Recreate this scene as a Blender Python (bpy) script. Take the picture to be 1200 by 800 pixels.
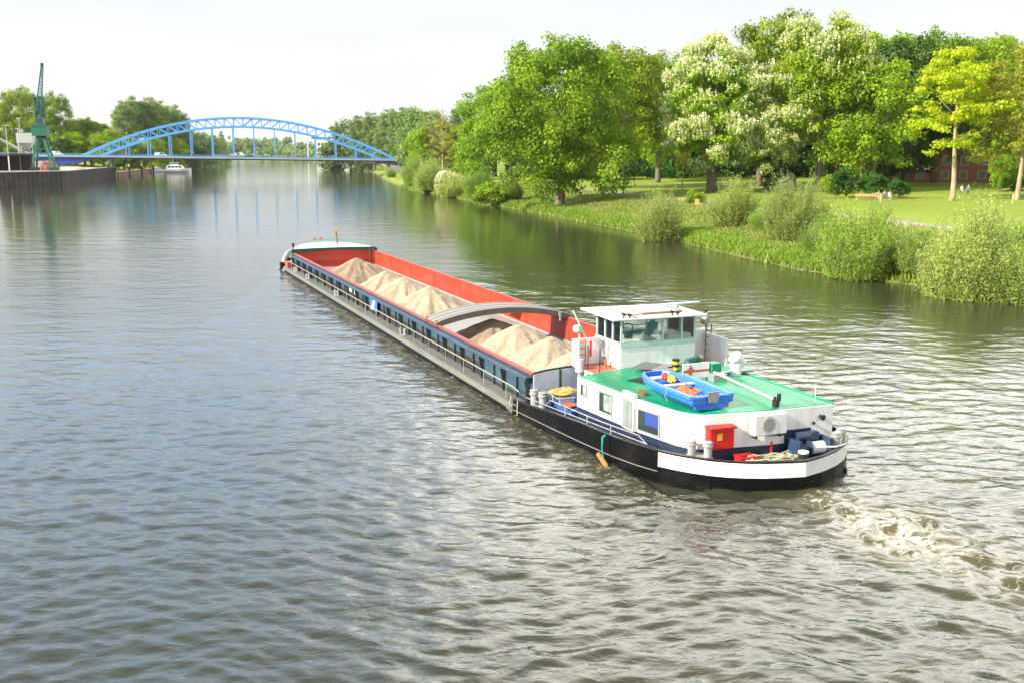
import bpy, math, random
import numpy as np
from mathutils import Vector, Matrix
PI = math.pi; R = math.radians
for o in list(bpy.data.objects): bpy.data.objects.remove(o)
scene = bpy.context.scene
C = scene.collection
# ------------------------------------------------------------------ camera, sky, sun, exposure
H = 10.05; F = 1200.0; PITCH = math.atan((400-181)/F)
cam = bpy.data.objects.new('camera', bpy.data.cameras.new('camera'))
C.objects.link(cam); scene.camera = cam
cam.location = (0, 0, H); cam.rotation_euler = (PI/2-PITCH, 0, 0)
cam.data.lens = 36; cam.data.sensor_width = 36; cam.data.clip_end = 9000; cam.data.clip_start = 0.2
SUN_DIR = Vector((-0.89, -0.45, 0)).normalized(); SUN_EL = R(31)
SUN_VEC = Vector((SUN_DIR.x*math.cos(SUN_EL), SUN_DIR.y*math.cos(SUN_EL), math.sin(SUN_EL)))
sl = bpy.data.lights.new('sun', 'SUN'); sl.energy = 5.0; sl.angle = R(0.6); sl.color = (1.0, 0.91, 0.74)
sun = bpy.data.objects.new('sun', sl); C.objects.link(sun)
sun.rotation_euler = SUN_VEC.to_track_quat('Z', 'Y').to_euler(); sun.location = (0, 0, 60)
scene.view_settings.view_transform = 'Standard'; scene.view_settings.look = 'None'
scene.view_settings.gamma = 1.0; scene.view_settings.use_curve_mapping = False
scene.view_settings.exposure = 0.93
world = bpy.data.worlds.new('World'); scene.world = world; world.use_nodes = True
nt = world.node_tree; nt.nodes.clear(); N = nt.nodes.new; Lk = nt.links.new
sky = N('ShaderNodeTexSky'); sky.sky_type = 'NISHITA'; sky.sun_disc = False
sky.sun_elevation = SUN_EL; sky.sun_rotation = math.atan2(SUN_VEC.x, SUN_VEC.y)
sky.air_density = 1.0; sky.dust_density = 1.6; sky.ozone_density = 1.5; sky.altitude = 60
tc = N('ShaderNodeTexCoord'); sep = N('ShaderNodeSeparateXYZ'); Lk(tc.outputs['Generated'], sep.inputs[0])
# thin high cloud: a veil all round, thick towards the horizon, broken overhead, thicker to the east
def mth(op, a, b=None, c=None, clamp=False):
    m = N('ShaderNodeMath'); m.operation = op; m.use_clamp = clamp
    for i, x in enumerate((a, b, c)):
        if x is None: continue
        if isinstance(x, (int, float)): m.inputs[i].default_value = x
        else: Lk(x, m.inputs[i])
    return m.outputs[0]
def rng_(x, a, b, c=0.0, d=1.0, nt_=None):
    m = N('ShaderNodeMapRange'); m.interpolation_type = 'SMOOTHSTEP'
    Lk(x, m.inputs['Value']); m.inputs['From Min'].default_value = a; m.inputs['From Max'].default_value = b
    m.inputs['To Min'].default_value = c; m.inputs['To Max'].default_value = d
    return m.outputs['Result']
zc = sep.outputs['Z']
zz = mth('ADD', mth('MAXIMUM', zc, 0.0), 0.12)
px = mth('DIVIDE', sep.outputs['X'], zz); py = mth('DIVIDE', sep.outputs['Y'], zz)
cmb = N('ShaderNodeCombineXYZ'); Lk(px, cmb.inputs[0]); Lk(py, cmb.inputs[1])
nz = N('ShaderNodeTexNoise'); nz.inputs['Scale'].default_value = 0.55; nz.inputs['Detail'].default_value = 7
nz.inputs['Roughness'].default_value = 0.55; nz.inputs['Distortion'].default_value = 0.4
Lk(cmb.outputs[0], nz.inputs['Vector'])
side = rng_(mth('ADD', mth('MULTIPLY', sep.outputs['X'], 1.0), mth('MULTIPLY', nz.outputs['Fac'], 0.5)), -0.05, 0.28, 0.0, 1.0)
veil = rng_(zc, 0.09, 0.36, 0.95, 0.34)
broken = rng_(nz.outputs['Fac'], 0.42, 0.62, 0.0, 0.6)
east = mth('MULTIPLY', side, rng_(zc, 0.45, 0.9, 0.72, 0.3))
cov = mth('MAXIMUM', mth('MAXIMUM', veil, east), broken, clamp=True)
cloudcol = N('ShaderNodeMix'); cloudcol.data_type = 'RGBA'
cloudcol.inputs[6].default_value = (6.0, 8.2, 11.2, 1); cloudcol.inputs[7].default_value = (8.6, 8.2, 7.4, 1)
low = N('ShaderNodeMix'); low.data_type = 'RGBA'; low.inputs[6].default_value = (7.1, 7.2, 7.15, 1); Lk(rng_(zc, 0.10, 0.26), low.inputs[0])
Lk(mth('MULTIPLY', side, rng_(zc, 0.08, 0.3)), cloudcol.inputs[0]); Lk(cloudcol.outputs[2], low.inputs[7])
wisp = rng_(nz.outputs['Fac'], .38, .62, .965, 1.04); vm0 = N('ShaderNodeVectorMath'); vm0.operation = 'SCALE'; Lk(low.outputs[2], vm0.inputs[0]); Lk(wisp, vm0.inputs['Scale'])
glow = mth('MULTIPLY', rng_(zc, .155, .30, 0.0, 1.0), rng_(zc, .45, .78, 1.0, .10))  # brightening added to the unseen sky above the view to lift water reflections
glow = mth('MULTIPLY', glow, rng_(sep.outputs['Y'], -.2, .35, .2, 1.0))
glow = mth('ADD', mth('MULTIPLY', glow, mth('ADD', 2.2, mth('MULTIPLY', side, 2.4))), 1.0)
vm = N('ShaderNodeVectorMath'); vm.operation = 'SCALE'; Lk(vm0.outputs[0], vm.inputs[0]); Lk(glow, vm.inputs['Scale'])
mixc = N('ShaderNodeMix'); mixc.data_type = 'RGBA'
Lk(cov, mixc.inputs[0]); Lk(sky.outputs[0], mixc.inputs[6]); Lk(vm.outputs[0], mixc.inputs[7])
bgn = N('ShaderNodeBackground'); bgn.inputs['Strength'].default_value = 0.075
Lk(mixc.outputs[2], bgn.inputs['Color'])
wo = N('ShaderNodeOutputWorld'); Lk(bgn.outputs[0], wo.inputs[0])

# ------------------------------------------------------------------ helpers
def ray(x, y):
    c, s = math.cos(PITCH), math.sin(PITCH)
    d = (x-600, F, 400-y)
    return Vector((d[0], d[1]*c+d[2]*s, -d[1]*s+d[2]*c))
def tag(o, label=None, cat=None, group=None, kind=None):
    if label: o['label'] = label
    if cat: o['category'] = cat
    if group: o['group'] = group
    if kind: o['kind'] = kind
    return o
def empty(name, loc=(0, 0, 0), rz=0.0, label=None, cat=None, group=None):
    o = bpy.data.objects.new(name, None); C.objects.link(o)
    o.location = loc; o.rotation_euler = (0, 0, rz); o.empty_display_size = 0.5
    return tag(o, label, cat, group)
def link_mesh(name, me, parent=None, mats=()):
    for m in mats: me.materials.append(m)
    o = bpy.data.objects.new(name, me); C.objects.link(o)
    if parent: o.parent = parent
    return o
def copy_tree(o, loc, rz, sc=1.0, label=None, group=None):
    c = o.copy(); C.objects.link(c); c.location = loc; c.rotation_euler = (0, 0, rz)
    c.scale = sc if hasattr(sc, '__len__') else (sc, sc, sc)
    if label: c['label'] = label
    if group: c['group'] = group
    for ch in list(o.children):
        d = ch.copy(); C.objects.link(d); d.parent = c
        for g in list(ch.children):
            e = g.copy(); C.objects.link(e); e.parent = d
    return c
class MB:
    def __init__(s): s.v = []; s.f = []
    def add(s, vs, fs):
        n = len(s.v); s.v += [tuple(p) for p in vs]; s.f += [tuple(i+n for i in f) for f in fs]; return s
    def box(s, x0, x1, y0, y1, z0, z1, rot=None, piv=None, bev=0.0):
        if x0 > x1: x0, x1 = x1, x0
        if y0 > y1: y0, y1 = y1, y0
        if z0 > z1: z0, z1 = z1, z0
        vs = [Vector((x, y, z)) for z in (z0, z1) for y in (y0, y1) for x in (x0, x1)]
        if rot is not None:
            pv = Vector(piv) if piv else Vector(((x0+x1)/2, (y0+y1)/2, (z0+z1)/2))
            vs = [rot @ (v-pv)+pv for v in vs]
        return s.add(vs, [(0, 2, 3, 1), (4, 5, 7, 6), (0, 1, 5, 4), (2, 6, 7, 3), (0, 4, 6, 2), (1, 3, 7, 5)])
    def tube(s, pts, r, n=8, caps=True):
        pts = [Vector(p) for p in pts]; k = len(pts)
        rs = r if hasattr(r, '__len__') else [r]*k
        vs = []; prev = None
        for i, p in enumerate(pts):
            t = (pts[min(i+1, k-1)]-pts[max(i-1, 0)])
            t = t.normalized() if t.length > 1e-9 else Vector((0, 0, 1))
            if prev is None:
                a = Vector((0, 0, 1)) if abs(t.z) < 0.9 else Vector((1, 0, 0))
                x = t.cross(a).normalized()
            else:
                x = (prev-t*prev.dot(t)).normalized()
            prev = x; y = t.cross(x)
            for j in range(n):
                a = 2*PI*j/n+PI/n
                vs.append(p+(x*math.cos(a)+y*math.sin(a))*rs[i])
        fs = []
        for i in range(k-1):
            for j in range(n):
                fs.append((i*n+j, i*n+(j+1) % n, (i+1)*n+(j+1) % n, (i+1)*n+j))
        if caps: fs.append(tuple(reversed(range(n)))); fs.append(tuple((k-1)*n+j for j in range(n)))
        return s.add(vs, fs)
    def lathe(s, prof, n=16, c=(0, 0, 0)):
        return s.tube([(c[0], c[1], c[2]+z) for r, z in prof], [max(r, .0005) for r, z in prof], n) if len({z for r, z in prof}) == len(prof) else s.lathe([(r, z+1e-4*i) for i, (r, z) in enumerate(prof)], n, c)
    def bar(s, p, q, w, h, up=(0, 0, 1)):
        p = Vector(p); q = Vector(q); t = (q-p).normalized(); a = Vector(up)
        x = t.cross(a)
        if x.length < 1e-4: x = t.cross(Vector((1, 0, 0)))
        x.normalize(); y = x.cross(t)
        vs = [b+x*sx*w/2+y*sy*h/2 for b in (p, q) for sx, sy in ((-1, -1), (1, -1), (1, 1), (-1, 1))]
        return s.add(vs, [(0, 1, 2, 3), (7, 6, 5, 4), (0, 4, 5, 1), (1, 5, 6, 2), (2, 6, 7, 3), (3, 7, 4, 0)])
    def prism(s, poly, z0, z1, cap=True):
        n = len(poly)
        z0f = z0 if hasattr(z0, '__len__') else [z0]*n; z1f = z1 if hasattr(z1, '__len__') else [z1]*n
        vs = [(p[0], p[1], z) for p, z in zip(poly, z0f)]+[(p[0], p[1], z) for p, z in zip(poly, z1f)]
        fs = [(i, (i+1) % n, n+(i+1) % n, n+i) for i in range(n)]
        if cap: fs += [tuple(reversed(range(n))), tuple(range(n, 2*n))]
        return s.add(vs, fs)
    def wall(s, path, z0, z1, th=0.05, side=1):
        # a strip along a path with a thickness to one side
        n = len(path); P2 = [Vector((p[0], p[1])) for p in path]; off = []
        for i in range(n):
            t = (P2[min(i+1, n-1)]-P2[max(i-1, 0)]).normalized(); off.append(P2[i]+Vector((-t.y, t.x))*th*side)
        z0f = z0 if hasattr(z0, '__len__') else [z0]*n; z1f = z1 if hasattr(z1, '__len__') else [z1]*n
        vs = []
        for i in range(n):
            a, b = P2[i], off[i]
            vs += [(a.x, a.y, z0f[i]), (a.x, a.y, z1f[i]), (b.x, b.y, z1f[i]), (b.x, b.y, z0f[i])]
        fs = []
        for i in range(n-1):
            for j in range(4): fs.append((4*i+j, 4*i+(j+1) % 4, 4*i+4+(j+1) % 4, 4*i+4+j))
        fs += [(3, 2, 1, 0), tuple(4*(n-1)+j for j in range(4))]
        return s.add(vs, fs)
    def build(s, name, mat, parent=None, bevel=0.0, smooth=False):
        me = bpy.data.meshes.new(name); me.from_pydata(s.v, [], s.f); me.update()
        import bmesh
        bm = bmesh.new(); bm.from_mesh(me); bmesh.ops.recalc_face_normals(bm, faces=bm.faces); bm.to_mesh(me); bm.free()
        if mat: me.materials.append(mat)
        o = bpy.data.objects.new(name, me); C.objects.link(o)
        if parent: o.parent = parent
        if smooth:
            for p in me.polygons: p.use_smooth = True
        if bevel:
            b = o.modifiers.new('bevel', 'BEVEL'); b.width = bevel; b.segments = 2; b.limit_method = 'ANGLE'; b.angle_limit = R(40)
        return o
# ---------- materials
def mat(name, col, rough=0.6, metal=0.0, var=0.0, scale=3.0, dirt=None, dirt_amt=0.0, dirt_scale=2.0, bump=0.0, bscale=20, bdist=.02, spec=0.5, stretch=None, coat=0.0):
    m = bpy.data.materials.new(name); m.use_nodes = True; t = m.node_tree; b = t.nodes['Principled BSDF']
    b.inputs['Roughness'].default_value = rough; b.inputs['Metallic'].default_value = metal
    b.inputs['Specular IOR Level'].default_value = spec; b.inputs['Coat Weight'].default_value = coat
    col = tuple(col)+(1,)
    b.inputs['Base Color'].default_value = col
    tcn = t.nodes.new('ShaderNodeTexCoord'); mp = t.nodes.new('ShaderNodeMapping'); t.links.new(tcn.outputs['Object'], mp.inputs[0])
    if stretch: mp.inputs['Scale'].default_value = stretch
    last = None
    if var > 0:
        n = t.nodes.new('ShaderNodeTexNoise'); n.inputs['Scale'].default_value = scale; n.inputs['Detail'].default_value = 6
        t.links.new(mp.outputs[0], n.inputs['Vector'])
        r = t.nodes.new('ShaderNodeValToRGB'); r.color_ramp.elements[0].position = .3; r.color_ramp.elements[1].position = .7
        r.color_ramp.elements[0].color = tuple(max(0, c*(1-var)) for c in col[:3])+(1,)
        r.color_ramp.elements[1].color = tuple(min(1, c*(1+var)) for c in col[:3])+(1,)
        t.links.new(n.outputs['Fac'], r.inputs[0]); t.links.new(r.outputs[0], b.inputs['Base Color']); last = r.outputs[0]
    if dirt is not None:
        n = t.nodes.new('ShaderNodeTexNoise'); n.inputs['Scale'].default_value = dirt_scale; n.inputs['Detail'].default_value = 9; n.inputs['Roughness'].default_value = .65
        t.links.new(mp.outputs[0], n.inputs['Vector'])
        mr = t.nodes.new('ShaderNodeMapRange'); mr.inputs['From Min'].default_value = .48; mr.inputs['From Max'].default_value = .72; mr.inputs['To Max'].default_value = dirt_amt
        t.links.new(n.outputs['Fac'], mr.inputs['Value'])
        mx = t.nodes.new('ShaderNodeMix'); mx.data_type = 'RGBA'; mx.inputs[7].default_value = tuple(dirt)+(1,)
        if last: t.links.new(last, mx.inputs[6])
        else: mx.inputs[6].default_value = col
        t.links.new(mr.outputs[0], mx.inputs[0]); t.links.new(mx.outputs[2], b.inputs['Base Color'])
    if bump > 0:
        n = t.nodes.new('ShaderNodeTexNoise'); n.inputs['Scale'].default_value = bscale; n.inputs['Detail'].default_value = 5
        t.links.new(mp.outputs[0], n.inputs['Vector'])
        bp = t.nodes.new('ShaderNodeBump'); bp.inputs['Strength'].default_value = bump; bp.inputs['Distance'].default_value = bdist
        t.links.new(n.outputs['Fac'], bp.inputs['Height']); t.links.new(bp.outputs[0], b.inputs['Normal'])
    return m
RUST = (.16, .06, .025)
M = dict(
    hullgrey=mat('hull_grey_paint', (.19, .19, .17), .55, var=.12, scale=.6, dirt=(.14, .11, .08), dirt_amt=.6, dirt_scale=1.4),
    deckgrey=mat('deck_grey_paint', (.15, .155, .14), .7, var=.15, scale=.8, dirt=(.18, .13, .09), dirt_amt=.6, dirt_scale=2.2),
    hullblack=mat('black_hull_paint', (.005, .005, .006), .4, spec=.10, dirt=(.022, .02, .018), dirt_amt=.6, dirt_scale=1.2),
    coaming=mat('blue_grey_paint', (.042, .082, .12), .5, var=.2, scale=.7, dirt=(.10, .09, .08), dirt_amt=.5, dirt_scale=1.6),
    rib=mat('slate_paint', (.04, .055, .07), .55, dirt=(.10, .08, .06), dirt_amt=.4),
    bulkgrey=mat('light_blue_grey_paint', (.38, .43, .50), .5, var=.06, dirt=(.2, .16, .12), dirt_amt=.35),
    red=mat('red_oxide_paint', (.43, .034, .010), .55, var=.14, scale=.45, dirt=(.26, .07, .04), dirt_amt=.85, dirt_scale=1.1, stretch=(.5, 1, 1.4)),
    redrim=mat('rim_red_paint', (.42, .05, .04), .6, var=.2, dirt=(.2, .12, .09), dirt_amt=.6, dirt_scale=4),
    holdfloor=mat('hold_floor_steel', (.26, .25, .24), .6, var=.2, dirt=(.3, .23, .15), dirt_amt=.8),
    white=mat('white_boat_paint', (.80, .80, .80), .35, var=.02, scale=1.2, dirt=(.52, .46, .38), dirt_amt=.5, dirt_scale=2.4, coat=.2, stretch=(1.6, 1.6, .35)),
    offwhite=mat('offwhite_paint', (.62, .64, .62), .5, var=.06, dirt=(.4, .38, .32), dirt_amt=.4),
    green=mat('green_deck_paint', (.006, .26, .115), .42, var=.30, scale=.8, dirt=(.10, .40, .27), dirt_amt=.55, dirt_scale=.8, stretch=(.45, 1.6, 1), spec=.3),
    greenpale=mat('pale_green_deck', (.38, .66, .50), .5, var=.08),
    greendark=mat('dark_green_paint', (.02, .055, .05), .5, var=.2),
    greenbox=mat('green_paint', (.01, .27, .13), .4),
    navy=mat('navy_paint', (.018, .03, .065), .45, var=.15, dirt=(.06, .06, .07), dirt_amt=.4),
    mint=mat('mint_grey_paint', (.46, .60, .56), .4, var=.03),
    redfloor=mat('brick_red_deck', (.40, .12, .08), .6, var=.12),
    grey=mat('mid_grey_metal', (.32, .33, .33), .45, metal=.3, var=.1),
    lightgrey=mat('light_grey_metal', (.52, .53, .53), .45, var=.08, dirt=(.2, .13, .08), dirt_amt=.5, dirt_scale=8),
    dark=mat('black_rubber', (.012, .012, .013), .6),
    blackm=mat('black_metal', (.02, .02, .022), .4),
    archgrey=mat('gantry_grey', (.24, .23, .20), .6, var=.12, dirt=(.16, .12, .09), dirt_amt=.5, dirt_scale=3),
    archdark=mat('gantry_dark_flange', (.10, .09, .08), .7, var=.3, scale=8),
    glass=mat('window_glass', (.03, .045, .045), .05, spec=.8),
    frame=mat('window_frame_grey', (.32, .31, .29), .5),
    blueglass=mat('blue_curtain', (.04, .07, .30), .3),
    curtain=mat('pale_curtain', (.26, .30, .28), .4, var=.4, scale=5),
    blue=mat('blue_plastic', (.025, .16, .62), .38, var=.08, dirt=(.15, .28, .55), dirt_amt=.3, dirt_scale=5),
    bluein=mat('blue_plastic_inside', (.05, .22, .60), .45, var=.1),
    orange=mat('orange_cloth', (.75, .12, .03), .7, var=.25, scale=14),
    yellow=mat('yellow_paint', (.80, .50, .03), .5),
    redpaint=mat('bright_red_paint', (.62, .018, .010), .35),
    redplastic=mat('red_plastic', (.65, .02, .02), .4),
    rope=mat('beige_rope', (.42, .38, .26), .9, var=.3, scale=12, bump=.5, bscale=60),
    ropegreen=mat('green_rope', (.01, .25, .17), .8),
    tarpblue=mat('blue_tarp', (.035, .10, .28), .5, var=.35, scale=1.6),
    tarpyel=mat('ochre_canvas', (.58, .36, .10), .8, var=.35, scale=9, bump=.5, bscale=14),
    winch=mat('navy_winch', (.02, .045, .10), .4, var=.2, dirt=(.1, .08, .07), dirt_amt=.5, dirt_scale=9),
    solar=mat('solar_panel', (.10, .105, .125), .25, var=.15, spec=.7),
    teal=mat('teal_paint', (.02, .22, .20), .5),
    brown=mat('varnished_wood', (.22, .09, .03), .5, var=.3, scale=8),
    star=mat('faded_red_paint', (.55, .10, .07), .5),
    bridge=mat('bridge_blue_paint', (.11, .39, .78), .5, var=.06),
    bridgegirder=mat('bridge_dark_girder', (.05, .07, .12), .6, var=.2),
    concrete=mat('pale_concrete', (.42, .39, .33), .85, var=.15, scale=.4, bump=.3),
    asphalt=mat('asphalt', (.06, .06, .06), .9, var=.2),
    crane=mat('crane_green_paint', (.012, .14, .10), .5, var=.15, dirt=(.08, .1, .06), dirt_amt=.5, dirt_scale=.6),
    cranedark=mat('crane_dark_green', (.008, .06, .05), .55, var=.2),
    quay=mat('quay_sheet_piling', (.030, .029, .030), .75, var=.35, scale=.25, dirt=(.14, .09, .06), dirt_amt=.6, dirt_scale=.3),
    shedroof=mat('shed_roof', (.045, .04, .04), .8, var=.2, scale=.3),
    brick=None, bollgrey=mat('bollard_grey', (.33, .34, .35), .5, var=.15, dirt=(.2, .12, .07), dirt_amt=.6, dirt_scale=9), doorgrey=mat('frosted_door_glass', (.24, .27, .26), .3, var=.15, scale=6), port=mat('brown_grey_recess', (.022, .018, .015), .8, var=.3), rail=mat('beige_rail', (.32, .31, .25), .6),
    carwhite=mat('car_white', (.75, .76, .78), .25), cardark=mat('car_dark', (.03, .035, .05), .25), carred=mat('car_red', (.45, .015, .02), .25),
    carsilver=mat('car_silver', (.35, .37, .40), .25, metal=.4),
    skin=mat('skin', (.50, .30, .22), .6), shirtw=mat('white_shirt', (.72, .72, .74), .8), shirtb=mat('blue_shirt', (.10, .16, .32), .8),
    shirtr=mat('pink_shirt', (.60, .25, .25), .8), trous=mat('dark_trousers', (.03, .035, .05), .8), jeans=mat('pale_trousers', (.35, .38, .42), .8),
    hair=mat('brown_hair', (.05, .03, .02), .8), wood=mat('bench_wood', (.50, .33, .16), .7, var=.2, scale=6),
    bark=mat('bark', (.15, .12, .085), .9, var=.4, scale=3, stretch=(1, 1, .3), bump=.8, bscale=8),
    barkpale=mat('pale_bark', (.34, .28, .18), .9, var=.3, scale=3, stretch=(1, 1, .3), bump=.6, bscale=8),
    render=mat('pale_render', (.55, .52, .47), .8, var=.06), rooftile=mat('dark_roof', (.09, .06, .055), .8, var=.2),
    stone=mat('grey_stone', (.36, .34, .29), .85, var=.2, scale=3, bump=.4),
)
def brick_mat():
    m = bpy.data.materials.new('red_brick'); m.use_nodes = True; t = m.node_tree; b = t.nodes['Principled BSDF']
    b.inputs['Roughness'].default_value = .85
    k = t.nodes.new('ShaderNodeTexBrick'); k.inputs['Scale'].default_value = 4.0
    k.inputs['Color1'].default_value = (.30, .075, .045, 1); k.inputs['Color2'].default_value = (.22, .05, .035, 1); k.inputs['Mortar'].default_value = (.26, .18, .14, 1)
    tcn = t.nodes.new('ShaderNodeTexCoord'); mp = t.nodes.new('ShaderNodeMapping'); mp.inputs['Rotation'].default_value = (PI/2, 0, 0)
    t.links.new(tcn.outputs['Object'], mp.inputs[0]); t.links.new(mp.outputs[0], k.inputs['Vector']); t.links.new(k.outputs['Color'], b.inputs['Base Color'])
    return m
M['brick'] = brick_mat()
def leaf_mat(name, c0, c1, trans=.45, dark=None):
    m = bpy.data.materials.new(name); m.use_nodes = True; t = m.node_tree; t.nodes.clear(); n = t.nodes.new
    at = n('ShaderNodeAttribute'); at.attribute_name = 'tint'
    oi = n('ShaderNodeObjectInfo')
    mx = n('ShaderNodeMix'); mx.data_type = 'RGBA'; mx.inputs[6].default_value = tuple(c0)+(1,); mx.inputs[7].default_value = tuple(c1)+(1,)
    t.links.new(at.outputs['Fac'], mx.inputs[0])
    hs = n('ShaderNodeHueSaturation'); t.links.new(mx.outputs[2], hs.inputs['Color'])
    mr = n('ShaderNodeMapRange'); mr.inputs['To Min'].default_value = .488; mr.inputs['To Max'].default_value = .514
    t.links.new(oi.outputs['Random'], mr.inputs[0]); t.links.new(mr.outputs[0], hs.inputs['Hue'])
    m2 = n('ShaderNodeMath'); m2.operation = 'MULTIPLY'; m2.inputs[1].default_value = 7.31
    m3 = n('ShaderNodeMath'); m3.operation = 'FRACT'; t.links.new(oi.outputs['Random'], m2.inputs[0]); t.links.new(m2.outputs[0], m3.inputs[0])
    mr2 = n('ShaderNodeMapRange'); mr2.inputs['To Min'].default_value = .85; mr2.inputs['To Max'].default_value = 1.15
    t.links.new(m3.outputs[0], mr2.inputs[0]); t.links.new(mr2.outputs[0], hs.inputs['Value'])
    d = n('ShaderNodeBsdfDiffuse'); tr = n('ShaderNodeBsdfTranslucent'); g = n('ShaderNodeBsdfGlossy'); g.inputs['Roughness'].default_value = .5
    g.inputs['Color'].default_value = (.8, .8, .8, 1)
    t.links.new(hs.outputs[0], d.inputs['Color']); t.links.new(hs.outputs[0], tr.inputs['Color'])
    ms = n('ShaderNodeMixShader'); ms.inputs[0].default_value = trans; t.links.new(d.outputs[0], ms.inputs[1]); t.links.new(tr.outputs[0], ms.inputs[2])
    ms2 = n('ShaderNodeMixShader'); ms2.inputs[0].default_value = .015; t.links.new(ms.outputs[0], ms2.inputs[1]); t.links.new(g.outputs[0], ms2.inputs[2])
    o = n('ShaderNodeOutputMaterial'); t.links.new(ms2.outputs[0], o.inputs[0])
    return m
LM = dict(
    mid=leaf_mat('leaf_mid_green', (.12, .22, .012), (.36, .50, .025)),
    fresh=leaf_mat('leaf_fresh_green', (.155, .285, .012), (.40, .56, .025)),
    yellow=leaf_mat('leaf_yellow_green', (.36, .43, .012), (.60, .62, .02)),
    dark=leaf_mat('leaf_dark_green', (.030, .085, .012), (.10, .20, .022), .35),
    willow=leaf_mat('leaf_silver_willow', (.23, .34, .055), (.52, .62, .16)),
    poplar=leaf_mat('leaf_grey_green', (.15, .24, .06), (.30, .40, .12)),
    olive=leaf_mat('leaf_bronze_green', (.22, .25, .02), (.42, .40, .05)),
    blossom=leaf_mat('cream_blossom', (.66, .64, .38), (.85, .83, .58), .3),
    blue=leaf_mat('leaf_far_green', (.10, .17, .055), (.20, .29, .085)),
    grass=leaf_mat('grass_blades', (.14, .23, .02), (.36, .47, .07)),
    willowgreen=leaf_mat('leaf_green_willow', (.17, .31, .03), (.42, .56, .10)),
    dry=leaf_mat('dry_grass_blades', (.26, .30, .06), (.50, .47, .18)),
)
# ------------------------------------------------------------------ river and ground
RIVER = [(70, -120), (55, 0), (45, 40), (36, 72), (30.5, 81), (25.5, 90), (22, 106), (19, 124), (12.5, 149), (3, 185), (-5, 212), (-15, 250), (-29, 296), (-45, 380),
         (-68, 525), (-110, 760), (-158, 1000), (-230, 1350), (-330, 1700), (-480, 2000), (-900, 2300), (-1400, 2300), (-1400, 1900), (-700, 1650), (-450, 1420), (-354, 1250),
         (-300, 900), (-235, 690), (-217, 640), (-176, 462), (-169, 432), (-146, 338), (-157, 312), (-185, 240), (-230, 120), (-240, -120)]
RV = np.array(RIVER, float)
def river_sd(x, y):
    """signed distance to the shoreline: > 0 on land"""
    x = np.asarray(x, float); y = np.asarray(y, float)
    d2 = np.full(x.shape, 1e18); ins = np.zeros(x.shape, bool)
    n = len(RV)
    for i in range(n):
        ax, ay = RV[i]; bx, by = RV[(i+1) % n]
        ex, ey = bx-ax, by-ay; wx, wy = x-ax, y-ay
        t = np.clip((wx*ex+wy*ey)/(ex*ex+ey*ey), 0, 1)
        d2 = np.minimum(d2, (wx-t*ex)**2+(wy-t*ey)**2)
        c = ((ay > y) != (by > y)) & (x < (bx-ax)*(y-ay)/(by-ay+1e-12)+ax)
        ins ^= c
    d = np.sqrt(d2); return np.where(ins, -d, d)
def sm(t): t = np.clip(t, 0, 1); return t*t*(3-2*t)
rs0 = np.random.RandomState(5)
WV = [(rs0.uniform(.01, .12), rs0.uniform(0, 2*PI), rs0.uniform(0, 2*PI)) for _ in range(14)]
def rough_noise(x, y):
    s = np.zeros_like(np.asarray(x, float))
    for k, a, p in WV: s = s+np.sin(k*6.3*(x*np.cos(a)+y*np.sin(a))+p)*(.02/(k+.03))
    return s/len(WV)*2.2
def ground_h(x, y):
    x = np.asarray(x, float); y = np.asarray(y, float)
    sd = river_sd(x, y)
    sh = sd+.9*rough_noise(x*3, y*3)*sm((sd+3)/6)
    right = .9*sm((sh+.3)/2.2)+1.3*sm((sh-3)/13)+.9*sm((sh-14)/18)+1.0*sm((sh-30)/60)
    right = right+.25*rough_noise(x, y)*sm(sd/8)
    left = 1.7*sm(sd/3)+3.2*sm((sd-5)/26)
    isleft = (x < -105-(y-200)*.19) & (y < 1500)
    q = isleft & (y < 470)
    h = np.where(isleft, left, right)
    h = np.where(q, -3.4+7.9*sm((sd-3.5)/3.5)-.4*sm((y-455)/12), h)
    far = 2.0+4*sm((np.hypot(x, y)-700)/1500)
    h = np.where((~isleft) & (y > 700), np.minimum(1.0*sm(sd/4)+far*sm(sd/60), 8), h)
    bed = -3.5*sm(-sd/6)
    return np.where(sd > 0, h, bed-.02), sd
def gz(x, y): return float(ground_h(np.array([x]), np.array([y]))[0][0])
def grid_mesh(name, X, Y, Z, cyclic, mats):
    nr, na = X.shape
    me = bpy.data.meshes.new(name)
    co = np.stack([X, Y, Z], -1).reshape(-1, 3).astype(np.float32)
    me.vertices.add(nr*na); me.vertices.foreach_set('co', co.ravel())
    i = np.arange(nr-1)[:, None]*na; j = np.arange(na if cyclic else na-1)[None, :]; j2 = (j+1) % na
    q = np.stack([i+j, i+na+j, i+na+j2, i+j2], -1).reshape(-1, 4)[:, ::-1]
    nf = len(q); me.loops.add(nf*4); me.loops.foreach_set('vertex_index', q.ravel().astype(np.int32))
    me.polygons.add(nf); me.polygons.foreach_set('loop_start', (np.arange(nf)*4).astype(np.int32)); me.polygons.foreach_set('loop_total', np.full(nf, 4, np.int32))
    me.polygons.foreach_set('use_smooth', np.ones(nf, bool)); me.update(calc_edges=True)
    for m in mats: me.materials.append(m)
    return me
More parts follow.
